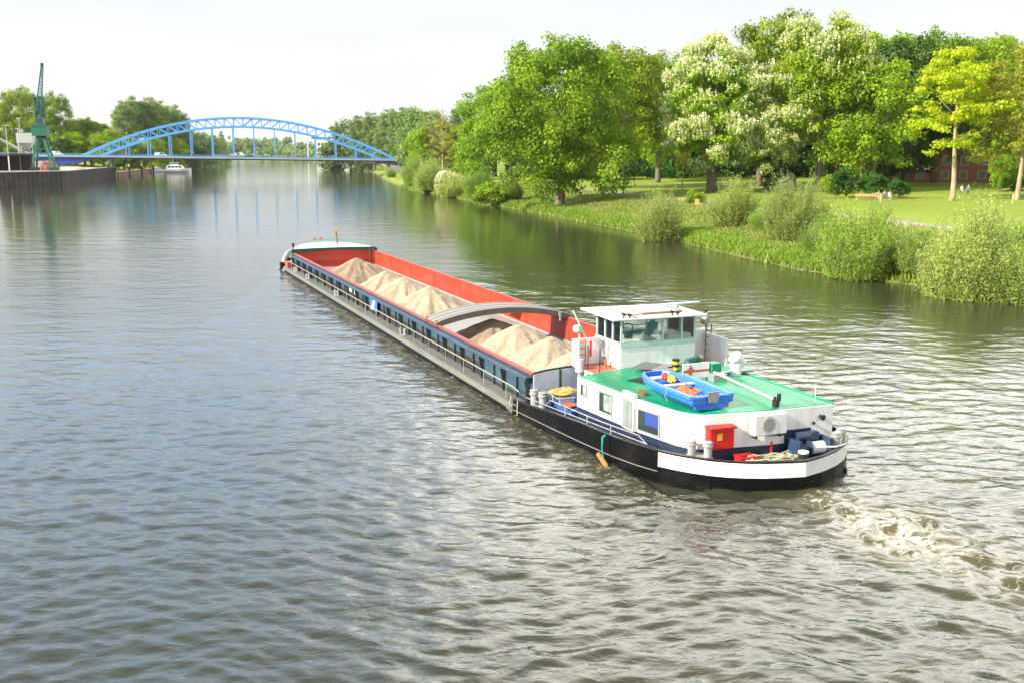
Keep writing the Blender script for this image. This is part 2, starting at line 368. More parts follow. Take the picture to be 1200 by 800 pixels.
def ground_mat():
    m = bpy.data.materials.new('meadow_ground'); m.use_nodes = True; t = m.node_tree; n = t.nodes.new; b = t.nodes['Principled BSDF']; b.inputs['Roughness'].default_value = .95
    b.inputs['Specular IOR Level'].default_value = .1
    tcn = n('ShaderNodeTexCoord')
    def noise(s, d=6, vec=None):
        k = n('ShaderNodeTexNoise'); k.inputs['Scale'].default_value = s; k.inputs['Detail'].default_value = d; t.links.new(tcn.outputs['Object'], k.inputs['Vector']); return k.outputs['Fac']
    def ramp(f, stops):
        r = n('ShaderNodeValToRGB'); e = r.color_ramp.elements
        e[0].position, e[0].color = stops[0][0], tuple(stops[0][1])+(1,); e[1].position, e[1].color = stops[-1][0], tuple(stops[-1][1])+(1,)
        for p, c in stops[1:-1]: k = e.new(p); k.color = tuple(c)+(1,)
        t.links.new(f, r.inputs[0]); return r.outputs[0]
    def mix(f, a, c):
        k = n('ShaderNodeMix'); k.data_type = 'RGBA'; t.links.new(a, k.inputs[6]); t.links.new(c, k.inputs[7]); t.links.new(f, k.inputs[0]); return k.outputs[2]
    g = ramp(noise(.12), [(.3, (.17, .24, .022)), (.55, (.27, .33, .035)), (.75, (.31, .32, .08))])
    g2 = ramp(noise(1.7, 8), [(.3, (.09, .16, .02)), (.7, (.27, .33, .06))])
    gm = n('ShaderNodeMix'); gm.data_type = 'RGBA'; gm.inputs[0].default_value = .55; t.links.new(g, gm.inputs[6]); t.links.new(g2, gm.inputs[7])
    dry = ramp(noise(.9), [(.3, (.30, .26, .09)), (.7, (.46, .38, .20))])
    pth = ramp(noise(2.5), [(.3, (.30, .28, .24)), (.7, (.42, .38, .32))])
    mud = ramp(noise(1.2), [(.3, (.08, .065, .03)), (.7, (.2, .17, .10))])
    a1 = n('ShaderNodeAttribute'); a1.attribute_name = 'dry'; a2 = n('ShaderNodeAttribute'); a2.attribute_name = 'path'; a3 = n('ShaderNodeAttribute'); a3.attribute_name = 'mud'
    c = mix(a1.outputs['Fac'], gm.outputs[2], dry); c = mix(a2.outputs['Fac'], c, pth); c = mix(a3.outputs['Fac'], c, mud)
    t.links.new(c, b.inputs['Base Color'])
    bp = n('ShaderNodeBump'); bp.inputs['Strength'].default_value = .8; bp.inputs['Distance'].default_value = .15; t.links.new(noise(3.5, 8), bp.inputs['Height']); t.links.new(bp.outputs[0], b.inputs['Normal'])
    return m
def build_ground():
    r = np.concatenate([[0.5, 12, 30], 45*np.exp(np.arange(0, 400)*.0125)]); r = r[r < 6500]; r = np.append(r, 6500)
    fine = np.arange(-31, 33, .16); coarse1 = np.linspace(33, 329-3, 90)
    az = np.radians(np.concatenate([fine, coarse1]))
    X = r[:, None]*np.sin(az)[None]; Y = r[:, None]*np.cos(az)[None]
    Z, sd = ground_h(X.ravel(), Y.ravel()); x = X.ravel(); y = Y.ravel()
    me = grid_mesh('ground', X, Y, Z.reshape(X.shape), True, [ground_mat()])
    # footpath that follows the right bank some 17 m inland; dry strip beside it
    right = (x > -105-(y-200)*.19)
    wob = rough_noise(x*4, y*4)
    pth = np.where(right & (y < 700), sm((2.0-np.abs(sd-21.5-1.2*rough_noise(x*.4, y*.4)))/.8), 0)*.9
    dry = np.where(right & (y < 320), sm((4.5-np.abs(sd-15.0-2.5*wob))/3.0)*(.35+.65*sm(wob*1.2+.4)), 0)
    dry = np.where(right & (x > 30) & (y < 110), np.maximum(dry, sm((5-np.abs(sd-15))/3)*.8), dry)
    mud = sm((.9-np.abs(sd-.1))/.8)*.9
    q = (~right) & (y < 470) & (sd > .3)
    pth = np.where(q, 1.0, pth); mud = np.where(q, 0, mud)
    for nm, a in (('path', pth), ('dry', dry), ('mud', mud)):
        at = me.attributes.new(nm, 'FLOAT', 'POINT'); at.data.foreach_set('value', a.astype(np.float32))
    return tag(link_mesh('ground', me), kind='structure')
build_ground()
# ---------- barge frame
U = Vector((0.37078, -0.92872, 0)); V = Vector((0.92872, 0.37078, 0)); O = Vector((0.8239, 38.6873, 0)); TH = math.atan2(U.y, U.x)
def BL(u, v, z=0): p = O+U*u+V*v; return Vector((p.x, p.y, z))
STERN = [(-.6, -.6), (.55, -.5), (2.5, -.34), (4.5, -.15), (6.6, .12), (7.7, .38), (8.5, .67), (9.0, .93), (9.5, 1.27), (9.95, 1.66), (10.3, 2.08), (10.58, 2.55), (10.82, 3.1), (10.98, 3.65), (11.12, 4.3), (10.9, 5.1), (10.55, 5.9), (10.1, 6.6), (9.5, 7.2), (8.9, 7.55), (8.3, 7.7), (6, 7.8), (0, 7.7), (-.6, 7.65)]
KA, KB = 6, 19
HULL = [(-54, -.6)]+STERN+[(-54, 7.6),
        (-56.5, 7.1), (-58.6, 5.9), (-59.8, 4.3), (-60, 3.5), (-59.8, 2.7), (-58.6, 1.1), (-56.5, -.1)]
# ---------- water
rs1 = np.random.RandomState(11)
WAVES = []
for k in range(64):
    lam = 0.27*(1.052**k)*rs1.uniform(.93, 1.07)
    a = R(rs1.normal(78, 30))
    WAVES.append((2*PI/lam, a, rs1.uniform(0, 2*PI), lam*.0044*(1.15 if lam < .9 else 1.15*(.9/lam)**1.5)))
def wave_h(x, y, sp):
    z = np.zeros_like(x); 
    # slow patches of calmer and rougher water
    env = .78+.5*np.tanh(1.3*(np.sin(x*.05+1.1)*np.sin(y*.037+.4)+np.sin(x*.11-y*.06)*.5))
    wx = x+.35*np.sin(y*.45+1)+.5*np.sin(x*.21+y*.13); wy = y+.35*np.sin(x*.5+2)+.4*np.sin(y*.27-x*.17)
    for k, a, p, am in WAVES:
        lam = 2*PI/k
        fade = np.clip(lam/(sp*2.2)-.6, 0, 1)
        z = z+am*fade*np.sin(k*(wx*np.cos(a)+wy*np.sin(a))+p)
    z = z*env*(.32+.68*np.exp(-np.maximum(y-25, 0)/45))
    return z
def barge_fields(x, y):
    """disturbance made by the barge: bow waves, hull-side ripples, prop wash"""
    u = (x-O.x)*U.x+(y-O.y)*U.y; v = (x-O.x)*V.x+(y-O.y)*V.y
    return u, v
def wash_mask(u, v):
    cv = 4.3+.035*(u-12)
    w = 1.35+.12*(u-12)
    lat = np.exp(-(((v-cv)/w)**2)*1.1)
    lon = (.62*sm((u-11.0)/.6)+.38*sm((u-12.6)/1.4))*(.18*np.exp(-np.maximum(u-15, 0)/14)+.82*np.exp(-np.maximum(u-15.5, 0)/3.2))
    return lat*lon
def build_water():
    r = 7*np.exp(np.arange(0, 2000)*.0052); r = r[r < 420]; r2 = 420*np.exp(np.arange(1, 200)*.02); r2 = r2[r2 < 6000]
    r = np.concatenate([r, r2, [6400]])
    az = np.radians(np.concatenate([np.arange(-100, -32, .8), np.arange(-32, 32.01, .085), np.arange(32.8, 100, .8)]))
    X = r[:, None]*np.sin(az)[None]; Y = r[:, None]*np.cos(az)[None]
    dr = np.gradient(r)[:, None]*np.ones_like(X); x = X.ravel(); y = Y.ravel(); sp = np.maximum(dr.ravel(), np.hypot(x, y)*.0015)
    z = wave_h(x, y, sp)
    u, v = barge_fields(x, y)
    # divergent wake from the bow and the stern, both sides
    for (u0, v0, sgn, amp) in ((-59, 1.0, -1, .05), (-59, 6.0, 1, .05), (9.5, .5, -1, .06), (9.5, 7.5, 1, .06)):
        for kk in range(3):
            d = (u-u0); lat = (v-v0)*sgn; ang = .34-.05*kk
            off = lat-d*ang-.2-.9*kk
            z = z+amp*np.exp(-(off/.8)**2)*sm(d/2)*np.exp(-np.maximum(d, 0)/28)*(1+.4*np.sin(d*1.3+kk))/(1+kk*.6)
    wm = wash_mask(u, v)
    tur = np.zeros_like(x); rr = np.random.RandomState(3)
    for k in range(26):
        lam = rr.uniform(.5, 2.6); a = rr.uniform(0, 2*PI); tur += np.sin(2*PI/lam*(u*np.cos(a)+v*np.sin(a)+.4*np.sin(u*1.1+k)+.4*np.sin(v*1.3-k)))*lam*.011
    z = z+wm*tur*1.5
    hullside = np.exp(-(np.maximum(-.6-v, 0)/1.6))*(v < 0)*(u < 11)*(u > -58)
    z = z+hullside*tur*.35
    pd = np.maximum(np.abs(v-3.6)-4.1, 0)
    z = np.where((u > -60) & (u < 10) & (np.abs(v-3.5) < 3.3), np.minimum(z, -.15), z)
    me = grid_mesh('river_water', X, Y, z.reshape(X.shape), False, [water_mat()])
    lines = np.zeros_like(x)
    for kx in range(2):
        off = v-(4.3-2.6*(1 if kx == 0 else -1)-(u-12)*.10*(1 if kx == 0 else -1)); lines = np.maximum(lines, np.exp(-(off/.45)**2)*sm((u-12)/2)*np.exp(-np.maximum(u-14, 0)/14))
    side = np.exp(-(np.maximum(-.62-v+.012*np.maximum(-u, 0)*0, 0)/.5))*(v < .6)*(u < 10)*(u > -59)
    bowf = np.exp(-(((u+58)/2.5)**2+((v-.2)/1.0)**2))
    for nm, a in (('foam', np.clip(wm*.72+lines*.34+bowf*.6+hullside*.30, 0, .9)), ('churn', np.clip(wm*1.2+hullside*.3, 0, 1))):
        at = me.attributes.new(nm, 'FLOAT', 'POINT'); at.data.foreach_set('value', a.astype(np.float32))
    return tag(link_mesh('river_water', me), kind='structure')
def water_mat():
    m = bpy.data.materials.new('river_water'); m.use_nodes = True; t = m.node_tree; n = t.nodes.new; b = t.nodes['Principled BSDF']
    b.inputs['Roughness'].default_value = .06; b.inputs['IOR'].default_value = 1.42
    tcn = n('ShaderNodeTexCoord')
    def noise(s, d=3, st=(1, 1, 1), rz=0.0, dist=0.0):
        mp = n('ShaderNodeMapping'); mp.inputs['Scale'].default_value = st; mp.inputs['Rotation'].default_value = (0, 0, rz); t.links.new(tcn.outputs['Object'], mp.inputs[0])
        k = n('ShaderNodeTexNoise'); k.inputs['Scale'].default_value = s; k.inputs['Detail'].default_value = d; k.inputs['Distortion'].default_value = dist; t.links.new(mp.outputs[0], k.inputs['Vector']); return k.outputs['Fac']
    def mm(op, a, c):
        k = n('ShaderNodeMath'); k.operation = op
        for i, q in enumerate((a, c)):
            if isinstance(q, (int, float)): k.inputs[i].default_value = q
            else: t.links.new(q, k.inputs[i])
        return k.outputs[0]
    h = mm('ADD', mm('MULTIPLY', noise(1.1, 3, (.55, 1, 1), R(12), .6), .9), mm('MULTIPLY', noise(3.4, 4, (.6, 1, 1), R(-14), .4), .42))
    h = mm('ADD', h, mm('MULTIPLY', noise(.28, 2, (.5, 1, 1), R(5)), 1.6))
    bp = n('ShaderNodeBump'); bp.inputs['Distance'].default_value = .12; cl = n('ShaderNodeSeparateXYZ'); t.links.new(tcn.outputs['Object'], cl.inputs[0]); cr_ = n('ShaderNodeMapRange'); cr_.inputs['From Min'].default_value = 25; cr_.inputs['From Max'].default_value = 120; cr_.inputs['To Min'].default_value = .56; cr_.inputs['To Max'].default_value = .14; t.links.new(cl.outputs['Y'], cr_.inputs['Value']); t.links.new(mm('MULTIPLY', cr_.outputs[0], mm('ADD', mm('MULTIPLY', noise(.035, 4, (.5, 1, 1), .2, .5), 1.6), .2)), bp.inputs['Strength'])
    t.links.new(h, bp.inputs['Height'])
    a = n('ShaderNodeAttribute'); a.attribute_name = 'foam'; ch = n('ShaderNodeAttribute'); ch.attribute_name = 'churn'
    # foam: ragged streaks where the attribute is high
    def ridge(x): return mm('SUBTRACT', 1.0, mm('MULTIPLY', mm('ABSOLUTE', mm('SUBTRACT', x, .5), 0), 5.0))
    f = mm('ADD', mm('MULTIPLY', ridge(noise(1.1, 7, (1, 1, 1), .3, 1.6)), .34), mm('MULTIPLY', noise(4.5, 9, (1, 1, 1), 0, 1.0), .62))
    f = mm('ADD', f, mm('MULTIPLY', a.outputs['Fac'], .36))
    mr = n('ShaderNodeMapRange'); mr.inputs['From Min'].default_value = .72; mr.inputs['From Max'].default_value = .92; t.links.new(f, mr.inputs['Value'])
    gate = n('ShaderNodeMapRange'); gate.inputs['From Min'].default_value = .05; gate.inputs['From Max'].default_value = .3; t.links.new(a.outputs['Fac'], gate.inputs['Value'])
    fm = mm('MULTIPLY', mr.outputs[0], gate.outputs[0])
    base = n('ShaderNodeMix'); base.data_type = 'RGBA'; base.inputs[6].default_value = (.036, .038, .022, 1); base.inputs[7].default_value = (.10, .085, .045, 1)
    t.links.new(ch.outputs['Fac'], base.inputs[0])
    cm = n('ShaderNodeMix'); cm.data_type = 'RGBA'; cm.inputs[7].default_value = (.46, .45, .39, 1); t.links.new(base.outputs[2], cm.inputs[6]); t.links.new(fm, cm.inputs[0])
    t.links.new(cm.outputs[2], b.inputs['Base Color'])
    rr = n('ShaderNodeMapRange'); rr.inputs['To Min'].default_value = .05; rr.inputs['To Max'].default_value = .7; t.links.new(fm, rr.inputs['Value']); t.links.new(rr.outputs[0], b.inputs['Roughness'])
    t.links.new(bp.outputs[0], b.inputs['Normal'])
    return m
build_water()
# ------------------------------------------------------------------ the barge
def pane_window(parent, c, w, h, axis, mfr, mgl, depth=.04, bars=0, name='window', extra=None):
    """window on a wall: frame > pane. c = centre, axis = (along, out) unit vectors in barge frame"""
    al, ou = Vector(axis[0]), Vector(axis[1]); up = Vector((0, 0, 1)); c = Vector(c); f = MB(); t = .05
    def slab(mb, a0, a1, z0, z1, d0, d1):
        vs = [c+al*a+up*z+ou*d for d in (d0, d1) for z in (z0, z1) for a in (a0, a1)]
        mb.add(vs, [(0, 1, 3, 2), (4, 6, 7, 5), (0, 4, 5, 1), (2, 3, 7, 6), (0, 2, 6, 4), (1, 5, 7, 3)])
    slab(f, -w/2, w/2, h/2-t, h/2, 0, depth); slab(f, -w/2, w/2, -h/2, -h/2+t, 0, depth)
    slab(f, -w/2, -w/2+t, -h/2+t, h/2-t, 0, depth); slab(f, w/2-t, w/2, -h/2+t, h/2-t, 0, depth)
    for k in range(bars):
        q = -w/2+w*(k+1)/(bars+1); slab(f, q-t*.35, q+t*.35, -h/2+t, h/2-t, 0, depth*.9)
    fo = f.build(name, mfr, parent); g = MB(); slab(g, -w/2+t, w/2-t, -h/2+t, h/2-t, .004, depth*.5); g.build('pane', mgl, fo)
    if extra:
        e = MB(); slab(e, *extra[:4], depth*.5+.002, depth*.6); e.build('curtain', extra[4], fo)
    return fo
def build_barge():
    b = empty('cargo_barge', (O.x, O.y, 0), TH, 'long black and grey river barge with open red hold and white stern cabin', 'barge')
    # hull: grey midship, black stern and bow
    mid = MB(); mid.prism([(-54, -.6), (-.6, -.6), (-.6, 7.65), (-54, 7.6)], -1.5, .42); mid.build('hull', M['hullblack'], b)
    gs = MB(); gs.box(-54, -.62, -.63, -.603, .20, .44); gs.box(-54, -.62, 7.652, 7.68, .12, .44); gs.build('hull_side_strake', M['hullgrey'], b)
    # side decks (a slab each side with a rubbing edge) and their inner foot
    dk = MB(); dk.box(-54, -.3, -.6, .0, .424, .47); dk.box(-54, -.3, 7.1, 7.6, .424, .47); dk.build('side_deck', M['deckgrey'], b)
    stern = MB(); path = STERN
    tops = [.62+.28*float(sm(np.array((p[0]+.6)/5.0))) for p in path]
    stern.prism(path, -1.5, .30); stern.build('stern_hull', M['hullblack'], b)
    dm = MB(); ins = [(p[0]*.992, 3.6+(p[1]-3.6)*.985) for p in path]
    dm.prism(ins, .302, .52); dm.build('stern_deck', M['navy'], b)
    bw = MB(); bw.wall(path[0:KA+1], .302, tops[0:KA+1], .06, 1); bw.wall(path[KB:], .302, tops[KB:], .06, 1); bw.build('bulwark', M['hullblack'], b)
    pass
    bl = MB(); lo = path[KA:KB+1]; bl.wall(lo, .302, .40, .06, 1); bl.wall(lo, .862, .90, .06, 1); bl.build('bulwark_edge', M['hullblack'], b)
    wb = MB(); wb.wall(lo, .402, .86, .06, 1); wb.build('white_bulwark_band', M['white'], b)
    capm = MB(); outp = [(p[0]+(.03 if p[0] > 9 else 0), p[1]-(.03 if p[1] < 3 else -.03)) for p in path]
    capm.wall(outp, [t+.002 for t in tops], [t+.03 for t in tops], .12, 1); capm.build('bulwark_cap', M['blackm'], b)
    rb = MB()
    for p, q in zip(path[:KA], path[1:KA+1]): rb.bar((p[0], p[1]-.02, .24), (q[0], q[1]-.02, .24), .03, .026)
    rb.build('rubbing_strake', M['hullgrey'], b)
    # bow
    bowp = HULL[25:]+[HULL[0]]
    bw2 = MB(); bw2.prism(bowp, -1.5, .46); bw2.build('bow_hull', M['hullblack'], b)
    inn = [(-52.7, 7.35), (-54.6, 7.0), (-56.6, 6.1), (-57.9, 4.9), (-58.3, 3.7), (-57.9, 2.4), (-56.6, 1.1), (-54.6, .2), (-52.7, -.15)]
    fd = MB(); fd.prism(inn, .462, 1.95); fd.build('forecastle', M['greendark'], b)
    fdt = MB(); fdt.prism([(-52.72+(p[0]+52.7)*.97, 3.6+(p[1]-3.6)*.95) for p in inn], [1.952]*9, [1.99, 2.03, 2.09, 2.12, 2.14, 2.12, 2.09, 2.03, 1.99]); fdt.build('foredeck', M['greenpale'], b)
    # hold: floor, red lining, coamings
    fl = MB(); fl.box(-52.45, -.05, .0, 7.1, .422, .46); fl.build('hold_floor', M['holdfloor'], b)
    ln = MB(); ln.box(-52.4, -.06, 7.0, 7.03, .56, 1.74); ln.box(-52.4, -.06, .07, .10, .462, 1.74)
    for k in range(1, 9): ln.box(-52.4+k*5.8, -52.4+k*5.8+.03, 6.975, 6.998, .56, 1.70)
    ln.box(-52.4, -.06, 6.96, 6.998, 1.52, 1.56); ln.build('hold_lining', M['red'], b)
    kn = MB(); kn.box(-52.4, -.06, 6.93, 7.0, .462, .558); kn.build('hold_kicker', M['holdfloor'], b)
    # gusset on the starboard lining
    gu = MB(); gu.add([(-19.5, 6.97, 1.72), (-17.7, 6.97, 1.72), (-18.6, 6.97, .6), (-18.6, 6.35, .95)], [(0, 2, 3), (1, 3, 2), (0, 3, 1), (0, 1, 2)]); gu.build('lining_gusset', M['red'], b)
    bh = MB(); bh.box(-52.6, -52.42, .07, 7.03, .462, 1.62); bh.build('bow_bulkhead', M['red'], b)
    ld = MB(); ld.box(-52.418, -52.36, .1, 7.0, 1.02, 1.06); ld.build('bulkhead_ledge', M['redrim'], b)
    # dark arched coaming over the bow bulkhead
    arc = MB(); n = 24
    for k in range(n):
        v0, v1 = -.02+7.14*k/n, -.02+7.14*(k+1)/n
        zb = lambda v: 1.66+.24*(1-((v-3.55)/3.6)**2); zt_ = lambda v: 2.06+.05*(1-((v-3.55)/3.6)**2)
        vs = [(uu, v, z) for uu in (-52.66, -52.38) for (v, z) in ((v0, zb(v0)), (v1, zb(v1)), (v1, zt_(v1)), (v0, zt_(v0)))]
        arc.add(vs, [(0, 3, 2, 1), (4, 5, 6, 7), (0, 1, 5, 4), (3, 7, 6, 2)])
    arc.build('bow_coaming', M['greendark'], b)
    rp = MB(); rp.box(-52.6, -52.40, .07, 7.03, 1.622, 1.9); rp.build('bulkhead_upper_plate', M['red'], b)
    co = MB(); co.box(-52.6, 0, 0, .068, .472, 1.70); co.build('port_coaming', M['coaming'], b)
    co = MB(); co.box(-52.6, 0, 7.032, 7.1, .472, 1.70); co.build('starboard_coaming', M['coaming'], b)
    rm = MB(); rm.box(-52.6, 0.0, -.10, .10, 1.702, 1.75); rm.box(-52.6, 0, 7.0, 7.16, 1.702, 1.75); rm.build('coaming_rim', M['redrim'], b)
    fla = MB(); fla.box(-52.6, -.05, -.30, -.002, 1.56, 1.60); fla.box(-52.6, -.05, -.305, -.27, 1.47, 1.559); fla.build('coaming_flange', M['coaming'], b)
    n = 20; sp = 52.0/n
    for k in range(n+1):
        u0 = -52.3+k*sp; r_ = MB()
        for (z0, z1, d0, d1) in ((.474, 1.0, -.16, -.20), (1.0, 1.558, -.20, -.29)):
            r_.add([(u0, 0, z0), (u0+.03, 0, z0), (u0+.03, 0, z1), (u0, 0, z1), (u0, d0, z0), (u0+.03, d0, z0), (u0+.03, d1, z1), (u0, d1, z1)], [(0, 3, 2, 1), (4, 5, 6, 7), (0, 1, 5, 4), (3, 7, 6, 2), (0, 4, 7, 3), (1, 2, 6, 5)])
        r_.box(u0-.42, u0-.01, -.04, -.003, .96, 1.5); r_.build('coaming_rib', M['rib'], b)  # rib web, plus a flat dark plate painting in the shade beside it
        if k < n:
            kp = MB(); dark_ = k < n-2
            kp.box(u0+.06, u0+sp*.52, -.022, -.003, .475, 1.02 if dark_ else .62); kp.box(u0+sp*.56, u0+sp-.04, -.028, -.003, .475, 1.0 if dark_ else .60); kp.build('freeing_port', M['port'] , b)  # flat dark strips along the foot of the coaming
            bs = MB(); bs.box(u0+sp*.5, u0+sp*.53, -.10, -.03, .474, 1.45); bs.build('intermediate_stiffener', M['coaming'], b)
    rl = MB(); rl.tube([(-52.3, -.50, 1.08), (-.9, -.50, 1.08), (-.35, -.45, .98)], .026, 6)
    rl.build('side_rail', M['rail'], b)
    for k in range(n):
        s_ = MB(); uu = -51.0+k*sp; s_.tube([(uu, -.50, .47), (uu, -.50, 1.06)], .020, 6); s_.build('stanchion', M['rail'], b)
    # after bulkhead
    ab = MB(); nn = 14
    for k in range(nn):
        v0, v1 = .0+7.1*k/nn, 7.1*(k+1)/nn; zt_ = lambda v: 1.72+.20*math.sin(PI*min(max(v/7.1, 0), 1))**.6
        vs = [(uu, v, z) for uu in (.003, .09) for (v, z) in ((v0, .5), (v1, .5), (v1, zt_(v1)), (v0, zt_(v0)))]
        ab.add(vs, [(0, 3, 2, 1), (4, 5, 6, 7), (0, 1, 5, 4), (3, 7, 6, 2)])
    ab.box(.003, .09, -.0, .0+.01, .5, 1.7); ab.build('after_bulkhead', M['bulkgrey'], b)
    ri = MB()
    pts = [(.03, 7.1*k/nn, zt_(7.1*k/nn)+.02) for k in range(nn+1)]; ri.tube(pts, .055, 6)
    ri.box(.092, .14, 1.06, 1.14, .52, 1.84); ri.box(.092, .14, 2.5, 2.56, .52, 1.84); ri.build('bulkhead_rim', M['blackm'], b)
    # gantry arch across the hold
    g = MB(); gd = MB(); gd2 = MB(); n = 28; w0, w1 = -13.95, -12.05
    def az_(v): return 1.86+.58*math.sin(PI*min(max((v+.1)/7.3, 0), 1))**.75
    for k in range(n):
        v0, v1 = -.1+7.3*k/n, -.1+7.3*(k+1)/n
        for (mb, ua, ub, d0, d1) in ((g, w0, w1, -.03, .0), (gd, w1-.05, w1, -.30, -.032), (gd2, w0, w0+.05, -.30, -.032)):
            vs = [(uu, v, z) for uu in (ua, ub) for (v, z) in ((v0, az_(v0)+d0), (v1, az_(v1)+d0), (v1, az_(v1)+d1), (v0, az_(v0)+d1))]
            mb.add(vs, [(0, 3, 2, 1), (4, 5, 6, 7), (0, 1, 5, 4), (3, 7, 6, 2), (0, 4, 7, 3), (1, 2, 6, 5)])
        if k % 1 == 0:
            for uu in (w0+.3, -13.0, w1-.3):
                gd_ = (uu-.012, uu+.012)
                vs = [(q, v, z) for q in gd_ for (v, z) in ((v0, az_(v0)+.002), (v1, az_(v1)+.002), (v1, az_(v1)+.02), (v0, az_(v0)+.02))]
                g.add(vs, [(0, 3, 2, 1), (4, 5, 6, 7), (0, 1, 5, 4), (3, 7, 6, 2)])
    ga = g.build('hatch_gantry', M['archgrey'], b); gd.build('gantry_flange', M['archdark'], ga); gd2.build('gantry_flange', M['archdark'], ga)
    for uu in (w0+.2, w1-.25):
        for vv in (-.02, 7.08):
            k = MB(); k.tube([(uu, vv-.05, 1.80), (uu, vv+.05, 1.80)], .07, 12); k.box(uu-.1, uu+.1, vv-.06, vv+.06, 1.82, 1.95); k.build('gantry_wheel', M['redrim'], ga)
    hk = MB(); hk.box(-12.03, -11.9, 6.5, 6.62, 1.85, 2.05); hk.tube([(-11.95, 6.56, 1.85), (-11.95, 6.56, 1.6)], .05, 8); hk.build('gantry_lamp', M['grey'], ga)
    # ladder at the bow end of the hold
    la = MB()
    for dv in (-.18, .18): la.tube([(-52.25, 6.7+dv, .5), (-52.25, 6.7+dv, 2.0)], .025, 6)
    for k in range(5): la.tube([(-52.25, 6.52, .65+.28*k), (-52.25, 6.88, .65+.28*k)], .02, 6)
    la.build('hold_ladder', M['brown'], b)
    # bow gear
    wn = MB()
    for s_, vv in ((1, .1), (-1, 7.0)):
        wn.lathe([(.22, 0), (.22, .35), (.30, .37), (.30, .5), (.1, .55)], 12, (-56.2, vv if s_ == 1 else 6.4, .46))
    wn.build('bow_bollards', M['dark'], b)
    rc = MB(); rc.tube([(-55.2, -.45, .5), (-55.8, -.25, .9), (-56.8, .15, 1.3), (-57.8, .9, 1.7)], [.22, .26, .22, .12], 10); rc.build('anchor_hawse_cover', M['bollgrey'], b, smooth=True)
    an = MB(); an.box(-55.4, -54.9, -.78, -.55, .15, .75); an.tube([(-55.1, -.72, .6), (-55.3, -.75, -.1)], .06, 8); an.tube([(-55.7, -.78, .1), (-55.3, -.75, -.12), (-54.9, -.78, .1)], .06, 8); an.build('anchor', M['dark'], b)
    lc = MB(); lc.box(-53.9, -52.8, -.55, -.1, .47, .95); lc.build('deck_locker', M['star'], b, bevel=.02)
    bd = MB(); bd.lathe([(.10, 0), (.10, .3), (.13, .32), (.13, .38)], 10, (-54.2, .25, 2.06)); bd.build('bow_lamp_base', M['dark'], b)
    bm_ = MB(); bm_.tube([(-56, 4.5, 2.1), (-56, 4.5, 2.6), (-56, 4.42, 3.15)], .07, 8); bm_.build('bow_mast', M['brown'], b)
    l1 = MB(); l1.box(-56.08, -55.97, 4.3, 4.52, 2.98, 3.2); l1.tube([(-56, 4.35, 3.3), (-56, 4.25, 3.5)], .06, 8); l1.tube([(-56, 4.5, 3.1), (-56, 4.55, 3.5)], .06, 8); l1.build('bow_mast_light', mat('dull_yellow_paint', (.45, .30, .08), .6), b)
    sy = MB(); sy.tube([(-56, 4.4, 3.1), (-56, 3.6, 2.2)], .012, 4); sy.tube([(-56, 4.4, 3.1), (-56, 5.3, 2.2)], .012, 4); sy.build('bow_mast_stay', M['grey'], b)
    for vv, h_ in ((2.6, 2.75), (3.15, 2.8)):
        p = MB(); p.tube([(-56, vv, 2.1), (-56, vv-.03, h_)], .016, 5); po = p.build('marker_pole', M['grey'], b)
        q = MB(); q.add([(-56, vv, h_), (-56, vv-.22, h_-.1), (-56, vv-.03, h_-.42), (-56.04, vv+.02, h_-.2)], [(0, 1, 2), (0, 2, 3), (0, 3, 1), (1, 3, 2)]); q.build('pennant', M['star'], po)
    fr = MB(); pr = [(-52.9, .3, 2.02), (-54.5, .35, 2.05), (-57.6, 2.5, 2.1), (-58.0, 3.7, 2.12), (-57.5, 5.2, 2.1), (-54.5, 6.8, 2.05)]
    fr.tube([(p[0], p[1], p[2]+.28) for p in pr], .02, 5)
    for p in pr: fr.tube([p, (p[0], p[1], p[2]+.28)], .015, 5)
    fr.build('bow_rail', M['teal'], b)
    # deck bollards
    def boll(u_, v_, z_=.47, s_=1.0, m_='bollgrey', two=True, sep_=(.36, .10)):
        k = MB()
        for q in ((0, 1) if two else (0,)):
            k.lathe([(.115*s_, 0), (.115*s_, .30*s_), (.15*s_, .31*s_), (.15*s_, .36*s_), (.12*s_, .37*s_), (.12*s_, .42*s_), (.145*s_, .43*s_), (.10*s_, .46*s_)], 14, (u_+q*sep_[0], v_+q*sep_[1], z_))
        k.box(u_-.15, u_+(sep_[0] if two else 0)+.15, v_-.1, v_+(sep_[1] if two else 0)+.1, z_-.01, z_+.02)
        return k.build('bollard', M[m_], b)
    boll(-17.3, -.42, .47, .8); boll(-34.0, -.42, .47, .8); boll(-44.5, -.42, .47, .8); boll(-50, -.42, .47, .8)
    boll(.12, .0, .53, 1.35, sep_=(.50, .14)); boll(9.12, 1.50, .84, 1.1, sep_=(.36, .36)); boll(9.95, 6.35, .80, 1.1, two=False); boll(9.55, 6.85, .80, 1.1, two=False); k = MB(); k.box(9.3, 9.9, 6.25, 6.75, .522, .799); k.build('bollard_seat', M['navy'], b); pd_ = MB(); pd_.box(8.95, 9.45, 1.42, 1.95, .522, .829); pd_.build('bollard_seat', M['navy'], b)
    k = MB(); k.lathe([(.16, 0), (.16, .40)], 16, (10.65, 4.55, .60)); ko = k.build('bollard', M['blackm'], b)
    k2 = MB(); k2.lathe([(.165, .401), (.165, .46), (.12, .47)], 16, (10.65, 4.55, .60)); k2.build('bollard_cap', M['white'], ko)
    # name marks and signs on the coaming: small pale plates
    for (u0, u1, m_) in ((-31.9, -30.6, 'offwhite'), (-30.0, -28.9, 'offwhite')):
        k = MB()
        for q in range(6):
            w = (u1-u0)/6; k.box(u0+q*w+.03, u0+q*w+w-.05, -.045, -.036, 1.02+(q % 3)*.03, 1.34-(q % 2)*.05)
        k.build('name_lettering', M[m_], b)
